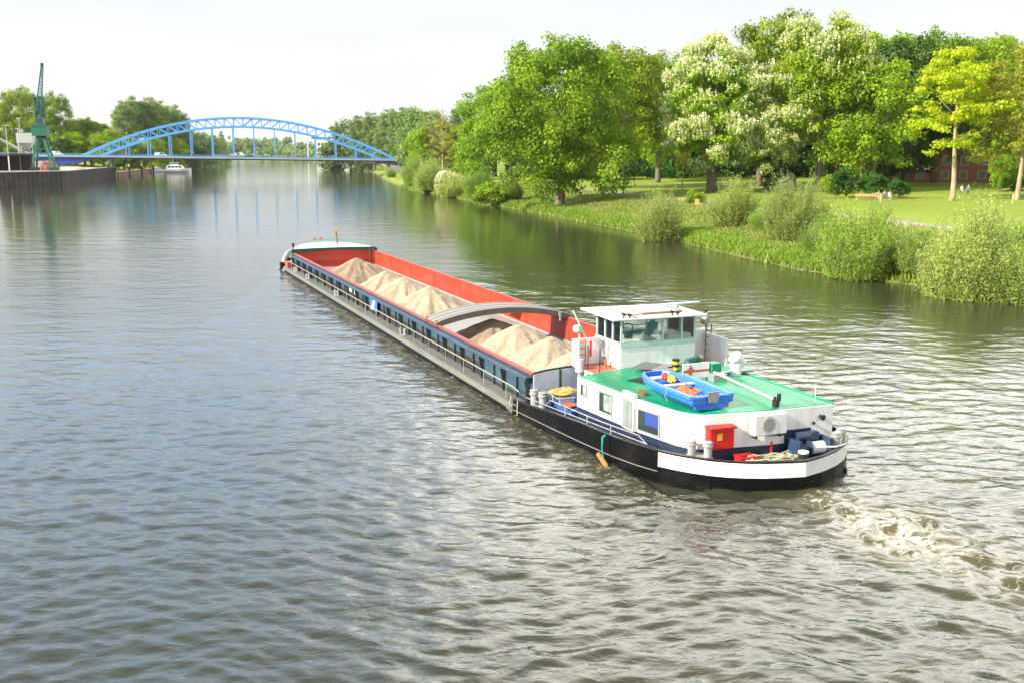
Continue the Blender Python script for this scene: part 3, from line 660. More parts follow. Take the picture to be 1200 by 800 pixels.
    k = MB(); k.box(-25.0, -23.3, -.222, -.215, .78, 1.52); sg = k.build('sign_board', M['blue'], b)
    k = MB(); k.add([(-24.9, -.2262, .80), (-24.35, -.2262, .80), (-23.5, -.2262, 1.5), (-24.05, -.2262, 1.5), (-24.9, -.223, .80), (-24.35, -.223, .80), (-23.5, -.223, 1.5), (-24.05, -.223, 1.5)],
                    [(0, 1, 2, 3), (7, 6, 5, 4), (0, 4, 5, 1), (2, 6, 7, 3), (1, 5, 6, 2), (0, 3, 7, 4)]); k.build('sign_stripe', M['white'], sg)
    # ---- stern house
    cab = [(2.5, .72), (6.3, 1.05), (8.3, 1.42), (8.75, 1.62), (9.05, 2.0), (9.35, 4.2), (9.38, 6.6), (1.8, 6.65), (1.8, 2.8)]
    k = MB(); k.prism(cab, .522, .95); k.build('cabin_base', M['navy'], b)
    cw = [(p[0]+(.02 if p[0] > 5 else -.02)*1, p[1]+(-.02 if p[1] < 3 else .02)) for p in cab]
    k = MB(); k.prism(cw, .952, 2.06, cap=True); house = k.build('cabin', M['white'], b)
    crn = [(p[0]-(.0 if p[0] > 5 else 0), p[1]) for p in cab]
    k = MB(); ctr = (6, 3.8); rf = [(ctr[0]+(p[0]-ctr[0])*.985, ctr[1]+(p[1]-ctr[1])*.985) for p in cab]
    # cambered green roof
    n = len(rf); vs = [(p[0], p[1], 2.062) for p in rf]+[(p[0], p[1], 2.085) for p in rf]+[(3.2, 3.8, 2.16), (8.6, 3.9, 2.16)]
    fs = [(i, (i+1) % n, n+(i+1) % n, n+i) for i in range(n)]
    A_, B_ = 2*n, 2*n+1
    fs += [(n+0, n+1, A_), (n+1, n+2, B_, A_), (n+2, n+3, B_), (n+3, n+4, B_), (n+4, n+5, B_), (n+5, n+6, B_), (n+6, n+7, A_, B_), (n+7, n+8, A_), (n+8, n+0, A_)]
    k.add(vs, fs); k.build('cabin_roof', M['green'], house)
    ed = MB(); ed.wall([(3.0, 6.66), (9.36, 6.62)][::1], 2.062, 2.12, .05, 1); ed.build('roof_edge', M['green'], house)
    # port windows and glazed door
    def port_pt(u_): 
        for a, c in zip(cw[:-1], cw[1:]):
            if a[0] <= u_ <= c[0]:
                t = (u_-a[0])/(c[0]-a[0]); return a[1]+(c[1]-a[1])*t, Vector((c[0]-a[0], c[1]-a[1], 0)).normalized()
        return cw[0][1], Vector((1, 0, 0))
    for (uc, w, z0, z1, ex) in ((2.98, .42, 1.42, 1.90, None), (4.48, .86, 1.12, 1.90, None), (7.02, 1.12, 1.02, 1.80, 1)):
        v0, al = port_pt(uc); ou = Vector((al.y, -al.x, 0))
        if ou.y > 0: ou = -ou
        pane_window(house, (uc, v0, (z0+z1)/2), w, z1-z0, (al, ou), M['frame'], M['glass'], .05, bars=0, extra=((-.18, .50, -.10, .32, M['blueglass']) if ex else (-w*.15, w*.40, -(z1-z0)*.35, (z1-z0)*.38, M['curtain'])))
    v0, al = port_pt(6.0)
    k = MB(); k.box(5.62, 6.40, v0-.10, v0+.05, .95, 2.22); do = k.build('door', M['white'], house)
    k = MB(); k.box(5.68, 6.02, v0-.125, v0-.103, 1.0, 1.98); k.box(6.05, 6.34, v0-.125, v0-.103, 1.0, 1.98); k.build('door_panel', M['doorgrey'], do)
    # aft wall fittings (u ~ 9.2)
    def aft_u(v_):
        for a, c in ((cw[4], cw[5]), (cw[5], cw[6])):
            if a[1] <= v_ <= c[1]: t = (v_-a[1])/(c[1]-a[1]); return a[0]+(c[0]-a[0])*t
        return 9.3
    k = MB(); ua = aft_u(2.2); k.box(ua+.01, ua+.30, 1.98, 2.86, 1.0, 1.66); fb = k.build('fire_hose_box', M['redpaint'], b, bevel=.03)
    k = MB(); k.box(ua+.01, ua+.36, 1.93, 2.91, 1.665, 1.73, rot=Matrix.Rotation(R(6), 3, 'Y')); k.build('box_lid', M['redplastic'], fb)
    k = MB(); k.box(ua+.302, ua+.306, 2.24, 2.42, 1.3, 1.52); k.build('box_notice', M['yellow'], fb)
    k = MB(); ua = aft_u(4.0); k.box(ua+.06, ua+.36, 3.40, 4.62, 1.38, 2.06); ac = k.build('air_conditioner', M['white'], b, bevel=.04)
    k = MB(); k.tube([(ua+.362, 3.92, 1.72), (ua+.375, 3.92, 1.72)], .27, 24); k.build('fan_grille', M['lightgrey'], ac)
    k = MB(); k.tube([(ua+.376, 3.92, 1.72), (ua+.385, 3.92, 1.72)], .20, 24); k.build('fan', M['grey'], ac)
    k = MB(); k.box(ua+.05, ua+.3, 3.5, 3.55, 1.28, 1.378); k.build('wall_bracket', M['blackm'], ac); k = MB(); k.box(ua+.05, ua+.3, 4.4, 4.45, 1.28, 1.378); k.build('wall_bracket', M['blackm'], ac); k = MB(); k.tube([(ua+.2, 4.64, 1.5), (ua+.2, 4.68, 1.3), (ua+.1, 4.0, 1.33)], .03, 6); k.build('refrigerant_pipe', M['blackm'], ac)
    k = MB(); k.box(9.395, 9.43, 4.75, 5.75, .96, 1.38); k.build('navy_wall_panel', M['navy'], house)
    k = MB(); k.tube([(9.4, 6.1, 1.72), (9.56, 6.13, 1.70)], [.06, .10], 10); k.build('stern_lamp', M['blackm'], b); k = MB(); k.tube([(9.4, 5.85, 1.52), (9.46, 5.85, 1.52)], .05, 8); k.build('wall_socket', M['blackm'], b)
    k = MB(); k.tube([(9.56, 4.15, .55), (9.56, 4.15, 1.12)], .035, 6); k.build('fire_extinguisher_pipe', M['redpaint'], b)
    # anchor winch on the after deck
    w = MB(); w.tube([(9.85, 4.95, .86), (9.85, 5.95, .86)], .15, 14); w.box(9.55, 10.15, 4.78, 4.9, .5, 1.18); w.box(9.55, 10.15, 5.95, 6.08, .5, 1.18)
    w.tube([(9.85, 4.75, .86), (9.85, 4.78, .86)], .24, 14); w.tube([(9.7, 5.0, 1.22), (9.7, 5.5, 1.22)], .14, 12); w.box(9.6, 9.8, 5.5, 5.8, 1.1, 1.34); w.tube([(9.85, 5.3, .86), (9.85, 5.36, .86)], .27, 14)
    wo_ = w.build('stern_winch', M['winch'], b)
    k = MB(); k.tube([(9.88, 5.4, .86), (9.88, 5.9, .86)], .20, 14); k.build('winch_drum', M['lightgrey'], wo_)
    k = MB(); k.tube([(10.1, 5.5, .95), (10.4, 6.0, .98), (10.1, 6.6, .92), (9.7, 6.9, .80)], .025, 6); k.build('stern_hoop_rail', M['white'], b)
    # platform before the cabin, front wall, side column
    k = MB(); k.box(.15, 2.38, 1.62, 7.0, 1.93, 1.98); k.box(.6, 2.36, 1.9, 6.6, .53, 1.928); pf = k.build('platform', M['white'], b)
    k = MB(); k.box(.25, 2.37, 1.66, 6.95, 1.982, 2.0); k.build('platform_floor', M['redfloor'], pf)
    k = MB(); k.box(.18, .26, 1.55, 7.55, 1.982, 3.02); k.box(.262, .75, 1.55, 1.61, 1.982, 3.02); k.box(.262, 1.9, 7.44, 7.52, 1.70, 2.92); k.build('screen_wall', M['white'], b)
    k = MB(); k.lathe([(.16, 0), (.16, .48)], 14, (1.0, 1.48, 1.90)); k.tube([(1.0, 1.48, .55), (1.0, 1.48, 1.90)], .05, 8); k.build('vent_column', M['lightgrey'], b)
    # ladder & rail on the platform
    k = MB()
    for dv in (0, .28): k.tube([(.34, 1.78+dv, 2.0), (.34, 1.78+dv, 3.0)], .018, 6)
    for q in range(4): k.tube([(.34, 1.78, 2.15+.25*q), (.34, 2.06, 2.15+.25*q)], .015, 6)
    k.build('platform_ladder', M['star'], b)
    k = MB(); k.tube([(1.9, 1.9, 2.0), (1.9, 1.9, 2.95)], .022, 6); k.build('platform_post', M['navy'], b); k = MB(); k.tube([(1.2, 1.75, 2.0), (1.2, 1.75, 2.95)], .022, 6); k.build('platform_post', M['navy'], b)
    k = MB(); k.tube([(.5, 2.2, 2.35), (.5, 2.2, 2.95)], .045, 8); k.build('extinguisher', M['redpaint'], b)
    k = MB(); k.tube([(1.0, 3.0-.4, 2.0), (1.0, 2.6, 2.3)], .06, 8); k.build('platform_bollard', M['star'], b)
    # leaning white pole + search lamp at port
    k = MB(); k.tube([(.45, 2.05, 3.0), (.45, 1.45, 4.15)], .03, 6); k.build('aerial_pole', M['white'], b)
    k = MB(); k.tube([(.45, 1.75, 3.02), (.45, 1.72, 3.32)], .03, 6); k.tube([(.35, 1.62, 3.42), (.58, 1.72, 3.46)], [.16, .13], 12); k.build('search_lamp', M['greenpale'], b)
    k = MB(); k.tube([(.5, 7.40, 3.0), (.5, 7.40, 3.30)], .04, 6); k.tube([(.38, 7.32, 3.42), (.64, 7.36, 3.42)], [.17, .14], 12); k.tube([(.5, 7.4, 3.5), (.5, 7.4, 3.75)], .07, 8); k.build('search_lamp', M['grey'], b)
    k = MB()
    for dv in (0, .26): k.tube([(.6, 7.32+dv, 1.8), (.6, 7.32+dv, 3.3)], .022, 6)
    for q in range(5): k.tube([(.6, 7.32, 1.95+.27*q), (.6, 7.58, 1.95+.27*q)], .018, 6)
    k.build('mast_ladder', M['brown'], b)
    # ---- wheelhouse
    x0, x1, y0, y1, zb, zs, zt2 = -.35, 1.75, 2.85, 6.12, 2.002, 3.02, 3.92
    k = MB(); k.box(x0, x1, y0, y1, zb, zs-.18); whs = k.build('wheelhouse', M['white'], b, bevel=.02)
    k = MB(); k.box(x0-.03, x1+.03, y0-.03, y1+.03, zs-.178, zs); k.build('wheelhouse_band', M['mint'], whs)
    # mullions and glazing, open to see through
    k = MB(); pt = .07
    for (xx, yy) in ((x1-pt, y0), (x1-pt, y1-pt), (x0, y0), (x0, y1-pt), (x1-pt, y0+1.78), (x1-pt, y0+2.62), (x0+.7, y0), (x0+1.35, y0), (x0+1.0, y1-pt), (x0, y0+1.1), (x0, y0+2.2)):
        k.box(xx, xx+pt, yy, yy+pt, zs+.001, zt2-.071)
    k.box(x0, x1, y0, y0+pt, zt2-.07, zt2); k.box(x0, x1, y1-pt, y1, zt2-.07, zt2); k.box(x0, x0+pt, y0+pt, y1-pt, zt2-.07, zt2); k.box(x1-pt, x1, y0+pt, y1-pt, zt2-.07, zt2)
    k.build('wheelhouse_frame', M['mint'], whs)
    gm_ = bpy.data.materials.new('clear_glass'); gm_.use_nodes = True; t = gm_.node_tree; t.nodes.clear()
    o_ = t.nodes.new('ShaderNodeOutputMaterial'); tr = t.nodes.new('ShaderNodeBsdfTransparent'); tr.inputs[0].default_value = (.93, .97, .96, 1); gl = t.nodes.new('ShaderNodeBsdfGlossy'); gl.inputs['Roughness'].default_value = .02
    fr_ = t.nodes.new('ShaderNodeFresnel'); fr_.inputs[0].default_value = 1.5; ms = t.nodes.new('ShaderNodeMixShader'); t.links.new(fr_.outputs[0], ms.inputs[0]); t.links.new(tr.outputs[0], ms.inputs[1]); t.links.new(gl.outputs[0], ms.inputs[2]); t.links.new(ms.outputs[0], o_.inputs[0])
    for (a0, a1) in ((y0+pt, y0+1.78), (y0+1.78+pt, y0+2.62), (y0+2.62+pt, y1-pt)):
        k = MB(); k.box(x1-.045, x1-.035, a0, a1, zs+.001, zt2-.071); k.build('window', gm_, whs)
    for (a0, a1) in ((x0+pt, x0+.7), (x0+.7+pt, x0+1.35), (x0+1.35+pt, x1-pt)):
        k = MB(); k.box(a0, a1, y0+.035, y0+.045, zs+.001, zt2-.071); k.build('window', gm_, whs)
    k = MB(); k.box(x0+pt, x0+1.0, y1-.045, y1-.035, zs+.001, zt2-.071); k.box(x0+1.0+pt, x1-pt, y1-.045, y1-.035, zs+.001, zt2-.071); k.build('window', gm_, whs)
    for (a0, a1) in ((y0+pt, y0+1.1), (y0+1.1+pt, y0+2.2), (y0+2.2+pt, y1-pt)):
        k = MB(); k.box(x0+.035, x0+.045, a0, a1, zs+.001, zt2-.071); k.build('window', gm_, whs)
    # interior: floor, console, chair, wheel
    k = MB(); k.box(x0+.05, x1-.05, y0+.05, y1-.05, zs+.002, zs+.02); k.build('inner_ledge', M['white'], whs); k = MB(); k.box(x0+.1, x0+.5, y0+.4, y1-1.3, zs+.021, zs+.16); k.build('console', M['teal'], whs)
    k = MB(); k.box(.75, 1.15, 4.3, 4.75, zs+.1, zs+.22); k.box(1.1, 1.2, 4.3, 4.75, zs+.22, zs+.62); k.tube([(1.15, 4.52, zs+.62), (1.15, 4.52, zs+.78)], .11, 10); k.tube([(.95, 4.52, zs+.02), (.95, 4.52, zs+.1)], .05, 8); k.build('helm_chair', M['teal'], whs)
    k = MB(); cs = [(.5+.02*0, 3.75+.28*math.cos(a), zs+.32+.20*math.sin(a)) for a in np.linspace(0, 2*PI, 17)]; k.tube(cs, .022, 6, False); k.tube([(.3, 3.75, zs+.3), (.5, 3.75, zs+.32)], .03, 6); k.build('steering_wheel', M['blackm'], whs)
    k = MB(); k.box(.95, 1.1, 3.4, 3.7, zs+.03, zs+.3); k.tube([(1.2, 3.1, zs+.02), (1.2, 3.1, zs+.7)], .03, 6); k.box(1.1, 1.3, 3.0, 3.2, zs+.45, zs+.72); k.build('instrument', M['blackm'], whs)
    k = MB(); k.lathe([(.07, 0), (.07, .22), (.03, .28)], 10, (1.45, 3.95, zs+.021)); k.build('bottle', M['white'], whs)
    k = MB(); k.box(1.2, 1.6, 5.0, 6.0, zs+.02, zs+.16); k.box(.3, .8, 5.2, 5.9, zs+.02, zs+.12); k.build('bench', M['offwhite'], whs)
    # port door of the wheelhouse and trim on the white wall
    k = MB(); k.box(.30, 1.02, y0-.035, y0-.002, 2.03, 3.0); wd = k.build('wheelhouse_door', M['offwhite'], whs)
    k = MB(); k.box(.42, .60, y0-.05, y0-.036, 2.2, 2.95); k.box(.72, .90, y0-.05, y0-.036, 2.2, 2.95); k.build('door_window', M['curtain'], wd)
    # roof
    rv = [(-1.0, 2.45), (2.12, 2.33), (2.2, 6.35), (-.7, 6.45)]
    k = MB(); k.prism(rv, [3.94, 3.925, 3.925, 3.94], [4.02, 3.99, 3.99, 4.02]); rf_ = k.build('wheelhouse_roof', M['offwhite'], whs, bevel=.02)
    k = MB(); k.box(.1, 1.5, 3.9, 5.6, 4.015, 4.06); k.build('roof_hatch', M['white'], rf_, bevel=.01)
    k = MB(); k.box(-.9, 2.1, 3.35, 3.39, 4.005, 4.03); k.tube([(1.9, 2.9, 4.1), (1.9, 3.3, 4.1), (1.9, 5.4, 4.1)], .02, 6); k.tube([(.1, 3.86, 4.075), (1.5, 3.86, 4.075), (1.5, 5.64, 4.075), (.1, 5.64, 4.075)], .018, 6); k.build('roof_rail', M['brown'], rf_)
    for (a, c, h_) in ((1.95, 2.85, .16), (1.95, 3.1, .12), (2.0, 4.9, .15), (1.9, 5.2, .10), (1.9, 6.45, .1)):
        k = MB(); k.tube([(a, c, 3.99), (a, c, 3.99+h_)], .03, 6); k.tube([(a-.07, c, 3.99+h_), (a+.08, c, 3.99+h_)], [.07, .05], 8); k.build('deck_light', M['blackm'], rf_)
    k = MB(); k.tube([(.4, 6.1, 4.02), (.4, 6.1, 4.14)], .06, 8); k.box(.3, .5, 5.4, 7.1, 4.14, 4.21, rot=Matrix.Rotation(R(3), 3, 'Z')); k.build('radar_bar', M['mint'], rf_, bevel=.02)
    # ---- things fixed on the green roof
    for (dd, m_) in ((-.38, 'solar'), (.38, 'grey')):
        ca, sa = math.cos(R(38)), math.sin(R(38)); uu, vv = 2.92+dd*ca, 3.75+dd*sa; Rz = Matrix.Rotation(R(38), 3, 'Z')
        k = MB(); k.box(uu-.36, uu+.36, vv-.58, vv+.58, 2.27, 2.30, rot=Rz); so = k.build('solar_panel', M[m_], house)
        for a in (-.3, .3):
            for c in (-.5, .5): k = MB(); p_ = (uu+a*ca-c*sa, vv+a*sa+c*ca); k.tube([(p_[0], p_[1], 2.08), (p_[0], p_[1], 2.27)], .015, 5); k.build('panel_leg', M['frame'], so)
    # black & yellow striped ventilator
    k = MB()
    for q in range(5): k.lathe([(.13, 0), (.13, .105)], 14, (3.9, 3.98, 2.13+.108*q))
    vo = k.build('striped_ventilator', M['yellow'], house)
    k = MB()
    for q in (1, 3): k.lathe([(.136, 0), (.136, .10)], 14, (3.9, 3.98, 2.132+.108*q))
    k.lathe([(.14, 0), (.14, .07)], 14, (3.9, 3.98, 2.672)); k.tube([(3.9, 3.68, 2.45), (3.9, 4.28, 2.45)], .03, 6); k.build('ventilator_band', M['blackm'], vo)
    # white board with red lozenge and stripe
    rot = Matrix.Rotation(R(0), 3, 'Z'); k = MB(); k.box(4.95, 5.0, 3.62, 4.70, 2.25, 2.78); k.tube([(4.9, 3.8, 2.12), (4.9, 3.8, 2.3)], .03, 6); k.tube([(4.9, 4.5, 2.12), (4.9, 4.5, 2.3)], .03, 6); bo = k.build('emblem_board', M['white'], house)
    k = MB()
    def fl_(poly, x): k.add([(x, p[0], p[1]) for p in poly]+[(x-.006, p[0], p[1]) for p in poly], [tuple(range(len(poly))), tuple(reversed(range(len(poly), 2*len(poly))))]+[(i, i+len(poly), (i+1) % len(poly)+len(poly), (i+1) % len(poly)) for i in range(len(poly))])
    fl_([(3.92, 2.74), (4.0, 2.60), (4.14, 2.52), (4.0, 2.44), (3.92, 2.28), (3.84, 2.44), (3.70, 2.52), (3.84, 2.60)], 5.010); fl_([(3.62, 2.55), (4.70, 2.55), (4.70, 2.47), (3.62, 2.47)], 5.0065)
    k.build('emblem', M['star'], bo)
    k = MB(); k.box(4.2, 4.75, 3.75, 4.3, 2.14, 2.2); k.tube([(4.5, 3.85, 2.2), (4.6, 4.1, 2.75), (4.65, 4.5, 2.86)], [.17, .17, .12], 10); k.build('exhaust_cowl', M['cranedark'], house)
    k = MB(); k.box(4.4, 4.8, 4.95, 5.35, 2.12, 2.66); k.build('engine_room_vent', M['greenbox'], house, bevel=.02)
    k = MB(); k.box(4.9, 5.4, 4.65, 5.2, 2.12, 2.38); k.box(4.2, 4.4, 5.4, 7.0, 2.13, 2.2); k.build('mast_foot', M['grey'], house)
    k = MB(); k.tube([(5.1, 4.85, 2.42), (9.1, 4.55, 2.33)], .045, 8); mo = k.build('lowered_mast', M['lightgrey'], house)
    k = MB(); k.box(9.05, 9.25, 4.48, 4.62, 2.12, 2.36); k.tube([(9.15, 4.66, 2.3), (9.15, 4.66, 2.55)], .07, 8); k.tube([(9.15, 4.5, 2.30), (9.15, 4.5, 2.46)], .05, 8); k.build('masthead_light', M['blackm'], mo)
    # white cowl ventilator
    k = MB(); k.tube([(4.5, 6.15, 2.1), (4.5, 6.15, 2.45), (4.52, 6.25, 2.62), (4.55, 6.05, 2.80)], [.20, .20, .24, .26], 14); k.tube([(4.52, 6.2, 2.52), (4.55, 6.55, 2.56)], [.22, .10], 12); k.build('cowl_ventilator', M['white'], house, smooth=False)
    k = MB(); k.tube([(9.0, 6.2, 2.1), (9.0, 6.2, 2.55)], .012, 5); k.lathe([(.05, 0), (.06, .06), (.04, .12)], 8, (9.0, 6.2, 2.55)); k.build('whip_aerial', M['white'], house)
    k = MB(); k.tube([(4.2, 5.5, 2.1), (4.2, 5.5, 3.0)], .025, 6); k.build('signal_post', M['brown'], house)
    # port stern handrail
    k = MB(); rp_ = [(1.9, -.28, .95), (2.2, -.26, 1.20), (5.6, .06, 1.22), (7.6, .45, 1.2), (7.9, .60, .96)]; k.tube(rp_, .019, 6)
    for q in (3.3, 4.8, 6.3):
        vq = -.36+(q-2.2)*.094; k.tube([(q, vq+.1, .85), (q, vq+.1, 1.22)], .022, 6)
    k.tube([(.3, -.42, .9), (1.9, -.28, .94), (7.9, .60, .97)], .018, 6)
    k.build('stern_handrail', M['bollgrey'], b)
    # well deck hatch, painted blue with a red wedge
    k = MB(); k.add([(.25, .55, .56), (2.3, .55, .56), (2.3, 1.85, .56), (.25, 1.85, .56), (.25, .55, .80), (2.3, .55, .72), (2.3, 1.85, .95), (.25, 1.85, .98)], [(0, 3, 2, 1), (4, 5, 6, 7), (0, 1, 5, 4), (1, 2, 6, 5), (2, 3, 7, 6), (3, 0, 4, 7)]); hb = k.build('well_deck_hatch', M['tarpblue'], b)
    return b
barge = build_barge()
def on_barge(name, parts, label, cat, at_, rz=0.0, group=None):
    """a separate thing standing on the barge; parts = [(name, MB, material, kw)] in local coords"""
    e = empty(name, BL(*at_), TH+rz, label, cat, group)
    for (pn, mb, m_, kw) in parts: mb.build(pn, m_, e, **kw)
    return e
# dinghy
def build_dinghy():
    e = empty('dinghy', BL(7.0, 2.36, 2.14), TH+R(1), 'blue plastic dinghy with orange cloth inside, lying on the green cabin roof', 'dinghy')
    e.scale = (.80, 1.08, .95)
    L0, L1 = -2.35, 2.25; n = 22
    def hw(t): return .78*(1-((1-t)/1.0)**2.6)**.62 if t < 1 else .78
    outer = []; secs = []
    for i in range(n+1):
        t = i/n; x = L0+(L1-L0)*t; w = .46+.34*math.sin(min(t*2.4, 1)*PI/2) if t > .06 else .34+2*t; w = w*(1-.08*max(0, t-.6)/.4)
        zk = .20*(1-min(t*2.6, 1))**1.6; zt = .50+.08*(1-t)**2.0
        secs.append((x, w, zk, zt))
    k = MB(); vs = []; 
    prof = lambda x, w, zk, zt: [(x, -w, zt), (x, -w*1.03, zt-.10), (x, -w*.93, zt-.13), (x, -w*.90, zt-.28), (x, -w*.80, zt-.31), (x, -w*.60, zk+.02), (x, 0, zk), (x, w*.60, zk+.02), (x, w*.80, zt-.31), (x, w*.90, zt-.28), (x, w*.93, zt-.13), (x, w*1.03, zt-.10), (x, w, zt),
                                (x, w*.80, zt+.0), (x, w*.72, zt-.08), (x, w*.60, zk+.12), (x, 0, zk+.10), (x, -w*.60, zk+.12), (x, -w*.72, zt-.08), (x, -w*.80, zt)]
    m_ = 20
    for s_ in secs: vs += prof(*s_)
    fs = []
    for i in range(n):
        for j in range(m_): fs.append((i*m_+j, i*m_+(j+1) % m_, (i+1)*m_+(j+1) % m_, (i+1)*m_+j))
    # close bow and stern as solid ends
    fs.append(tuple(range(m_))); fs.append(tuple(n*m_+j for j in reversed(range(m_))))
    k.add(vs, fs)
    x, w, zk, zt = secs[-1]; k.box(x-.10, x-.001, -w*.78, w*.78, zk+.05, zt-.02)
    x0_, w0_, zk0, zt0 = secs[0]; k.box(x0_, x0_+.12, -w0_*.85, w0_*.85, zk0+.05, zt0-.02)
    k.build('hull', M['blue'], e)
    k = MB(); k.box(x-.34, x-.11, -w*.76, w*.76, .16, zt-.04); k.box(x-.11, x+.05, .24, w*.96, .22, zt-.03); k.box(x-.11, x+.05, -w*.96, -.22, .22, zt-.03); k.build('stern_locker', M['blue'], e, bevel=.03)
    k = MB(); k.box(-.45, -.15, -.56, .56, .38, .43); k.box(-1.75, -1.35, -.40, .40, .42, .48); k.build('thwart', M['lightgrey'], e)
    k = MB(); k.box(-1.3, 1.9, -.38, .38, .12, .15); k.build('floor', M['bluein'], e)
    k = MB(); k.add([(x+.055, -.2, .62), (x+.055, .2, .62), (x+.055, .14, .26), (x+.055, -.14, .26), (x+.10, -.2, .62), (x+.10, .2, .62), (x+.10, .14, .26), (x+.10, -.14, .26)], [(0, 1, 2, 3), (7, 6, 5, 4), (0, 4, 5, 1), (1, 5, 6, 2), (2, 6, 7, 3), (3, 7, 4, 0)]); k.build('motor_pad', M['grey'], e)
    k = MB(); k.tube([(-1.2, .25, .56), (1.2, -.05, .50)], .022, 6); k.box(1.1, 1.6, -.14, .03, .49, .52); k.build('oar', M['brown'], e)
    k = MB(); k.tube([(-2.2, .0, .72), (-2.5, .1, .3), (-2.5, .3, .06)], .014, 5); k.tube([(.6, -.79, .5), (.6, -.86, .25), (.7, -.80, .1)], .012, 5); k.build('mooring_line', M['rope'], e)
    return e
build_dinghy()
def lumpy(cx, cy, cz, rx, ry, rz_, seed, n=14, amp=.22):
    k = MB(); r_ = random.Random(seed); vs = []; rows = 8
    for i in range(rows+1):
        ph = PI*i/rows
        for j in range(n):
            th = 2*PI*j/n; a = 1+amp*(math.sin(3*th+seed)*math.sin(2*ph+seed)+r_.uniform(-.5, .5))
            vs.append((cx+rx*a*math.sin(ph)*math.cos(th), cy+ry*a*math.sin(ph)*math.sin(th), cz+rz_*a*max(math.cos(ph), -.7)))
    fs = [(i*n+j, i*n+(j+1) % n, (i+1)*n+(j+1) % n, (i+1)*n+j) for i in range(rows) for j in range(n)]
    k.add(vs, fs); return k
o = lumpy(0, 0, .10, .62, .26, .16, 3).build('life_jacket', M['orange'], None, smooth=False); o.location = BL(7.55, 2.20, 2.34); o.rotation_euler = (0, 0, TH-.15); tag(o, 'crumpled orange life jacket on the floor of the blue dinghy', 'life jacket')
o = lumpy(0, 0, .10, .30, .12, .12, 5).build('float_bag', M['yellow'], None); o.location = BL(6.30, 2.36, 2.52); o.rotation_euler = (0, 0, TH-.25); tag(o, 'small yellow float bag in the bow half of the blue dinghy', 'float')
o = lumpy(0, 0, .08, .26, .13, .13, 8).build('float_bag', M['redplastic'], None); o.location = BL(5.98, 2.34, 2.55); o.rotation_euler = (0, 0, TH-.25); tag(o, 'small red float bag in the bow of the blue dinghy', 'float')
# black anchor blade lying beside the dinghy bow, dark wooden chock
k = MB(); k.add([(0, 0, .02), (.75, .28, .02), (.80, -.05, .02), (0, 0, .05), (.75, .28, .30), (.80, -.05, .22)], [(0, 2, 1), (3, 4, 5), (0, 1, 4, 3), (1, 2, 5, 4), (2, 0, 3, 5)])
o = k.build('folded_paddle_blade', M['blackm'], None); o.location = BL(4.0, 1.95, 2.10); o.rotation_euler = (0, 0, TH+.45); tag(o, 'black pointed blade on the green roof before the blue dinghy bow', 'blade')
k = MB(); k.box(-.35, .35, -.06, .06, 0, .12); k.box(-.15, .15, -.09, .09, .0, .06)
o = k.build('wooden_chock', M['brown'], None); o.location = BL(5.9, 1.5, 2.08); o.rotation_euler = (0, 0, TH-.2); tag(o, 'brown wooden chock under the port side of the blue dinghy', 'chock')
# rope coils on the after deck
def rope_heap(name, c, rx, ry, turns, m_, label, seed, th=.03):
    r_ = random.Random(seed); pts = []
    n = turns*16
    for i in range(n):
        a = 2*PI*i/16; q = r_.uniform(.55, 1.0); zz_ = .05+.20*(i/n)*r_.uniform(.6, 1.2)
        pts.append((rx*q*math.cos(a)+r_.uniform(-.05, .05), ry*q*math.sin(a)+r_.uniform(-.04, .04), zz_))
    k = MB(); k.tube(pts, th, 6); o = k.build(name, m_, None); o.location = BL(*c); o.rotation_euler = (0, 0, TH+PI/2); return tag(o, label, 'rope')
rope_heap('rope_coil', (9.95, 3.75, .53), .95, .32, 16, M['rope'], 'loose heap of beige mooring rope on the after deck beside the red crate', 4)
rope_heap('rope_coil', (9.90, 4.55, .53), .75, .30, 12, mat('greygreen_rope', (.34, .36, .27), .9, var=.3, scale=12), 'grey-green mooring rope heaped beside the black bollard with white cap', 9)
# red crate
k = MB()
for s_ in ((-.28, .28, -.2, -.18), (-.28, .28, .18, .2), (-.28, -.26, -.18, .18), (.26, .28, -.18, .18)): k.box(*s_, .02, .30)
k.box(-.28, .28, -.2, .2, 0, .018); k.box(-.30, .30, -.22, -.20, .26, .31); k.box(-.30, .30, .20, .22, .26, .31)
o = k.build('plastic_crate', M['redplastic'], None); o.location = BL(9.75, 3.05, .53); o.rotation_euler = (0, 0, TH+1.5); tag(o, 'small red plastic crate on the after deck beside the beige rope', 'crate')
# canvas bundle and red board in the well deck
o = lumpy(0, 0, .1, .34, .62, .14, 6, 18, .25).build('canvas_bundle', M['tarpyel'], None); o.location = BL(1.15, .75, 1.12); o.rotation_euler = (0, 0, TH+.05); tag(o, 'ochre canvas bundle in the well deck between hold and white cabin', 'canvas')
k = MB(); k.box(-.4, .4, -.35, .35, 0, .03); k.box(-.36, -.30, -.3, .3, -.25, 0); k.box(.30, .36, -.3, .3, -.25, 0)
o = k.build('canvas_stand', M['bulkgrey'], None); o.location = BL(1.15, .75, 1.02); o.rotation_euler = (0, 0, TH); tag(o, 'small grey stand carrying the ochre canvas bundle', 'stand')
k = MB(); k.add([(-.5, -.15, 0), (.5, -.45, 0), (.5, .12, 0), (-.5, -.15, .03), (.5, -.45, .03), (.5, .12, .03)], [(0, 2, 1), (3, 4, 5), (0, 1, 4, 3), (1, 2, 5, 4), (2, 0, 3, 5)])
o = k.build('triangular_board', M['star'], None); o.location = BL(1.6, .85, .86); o.rotation_euler = (R(8), 0, TH); tag(o, 'faded red triangular board on the blue hatch of the well deck', 'board')
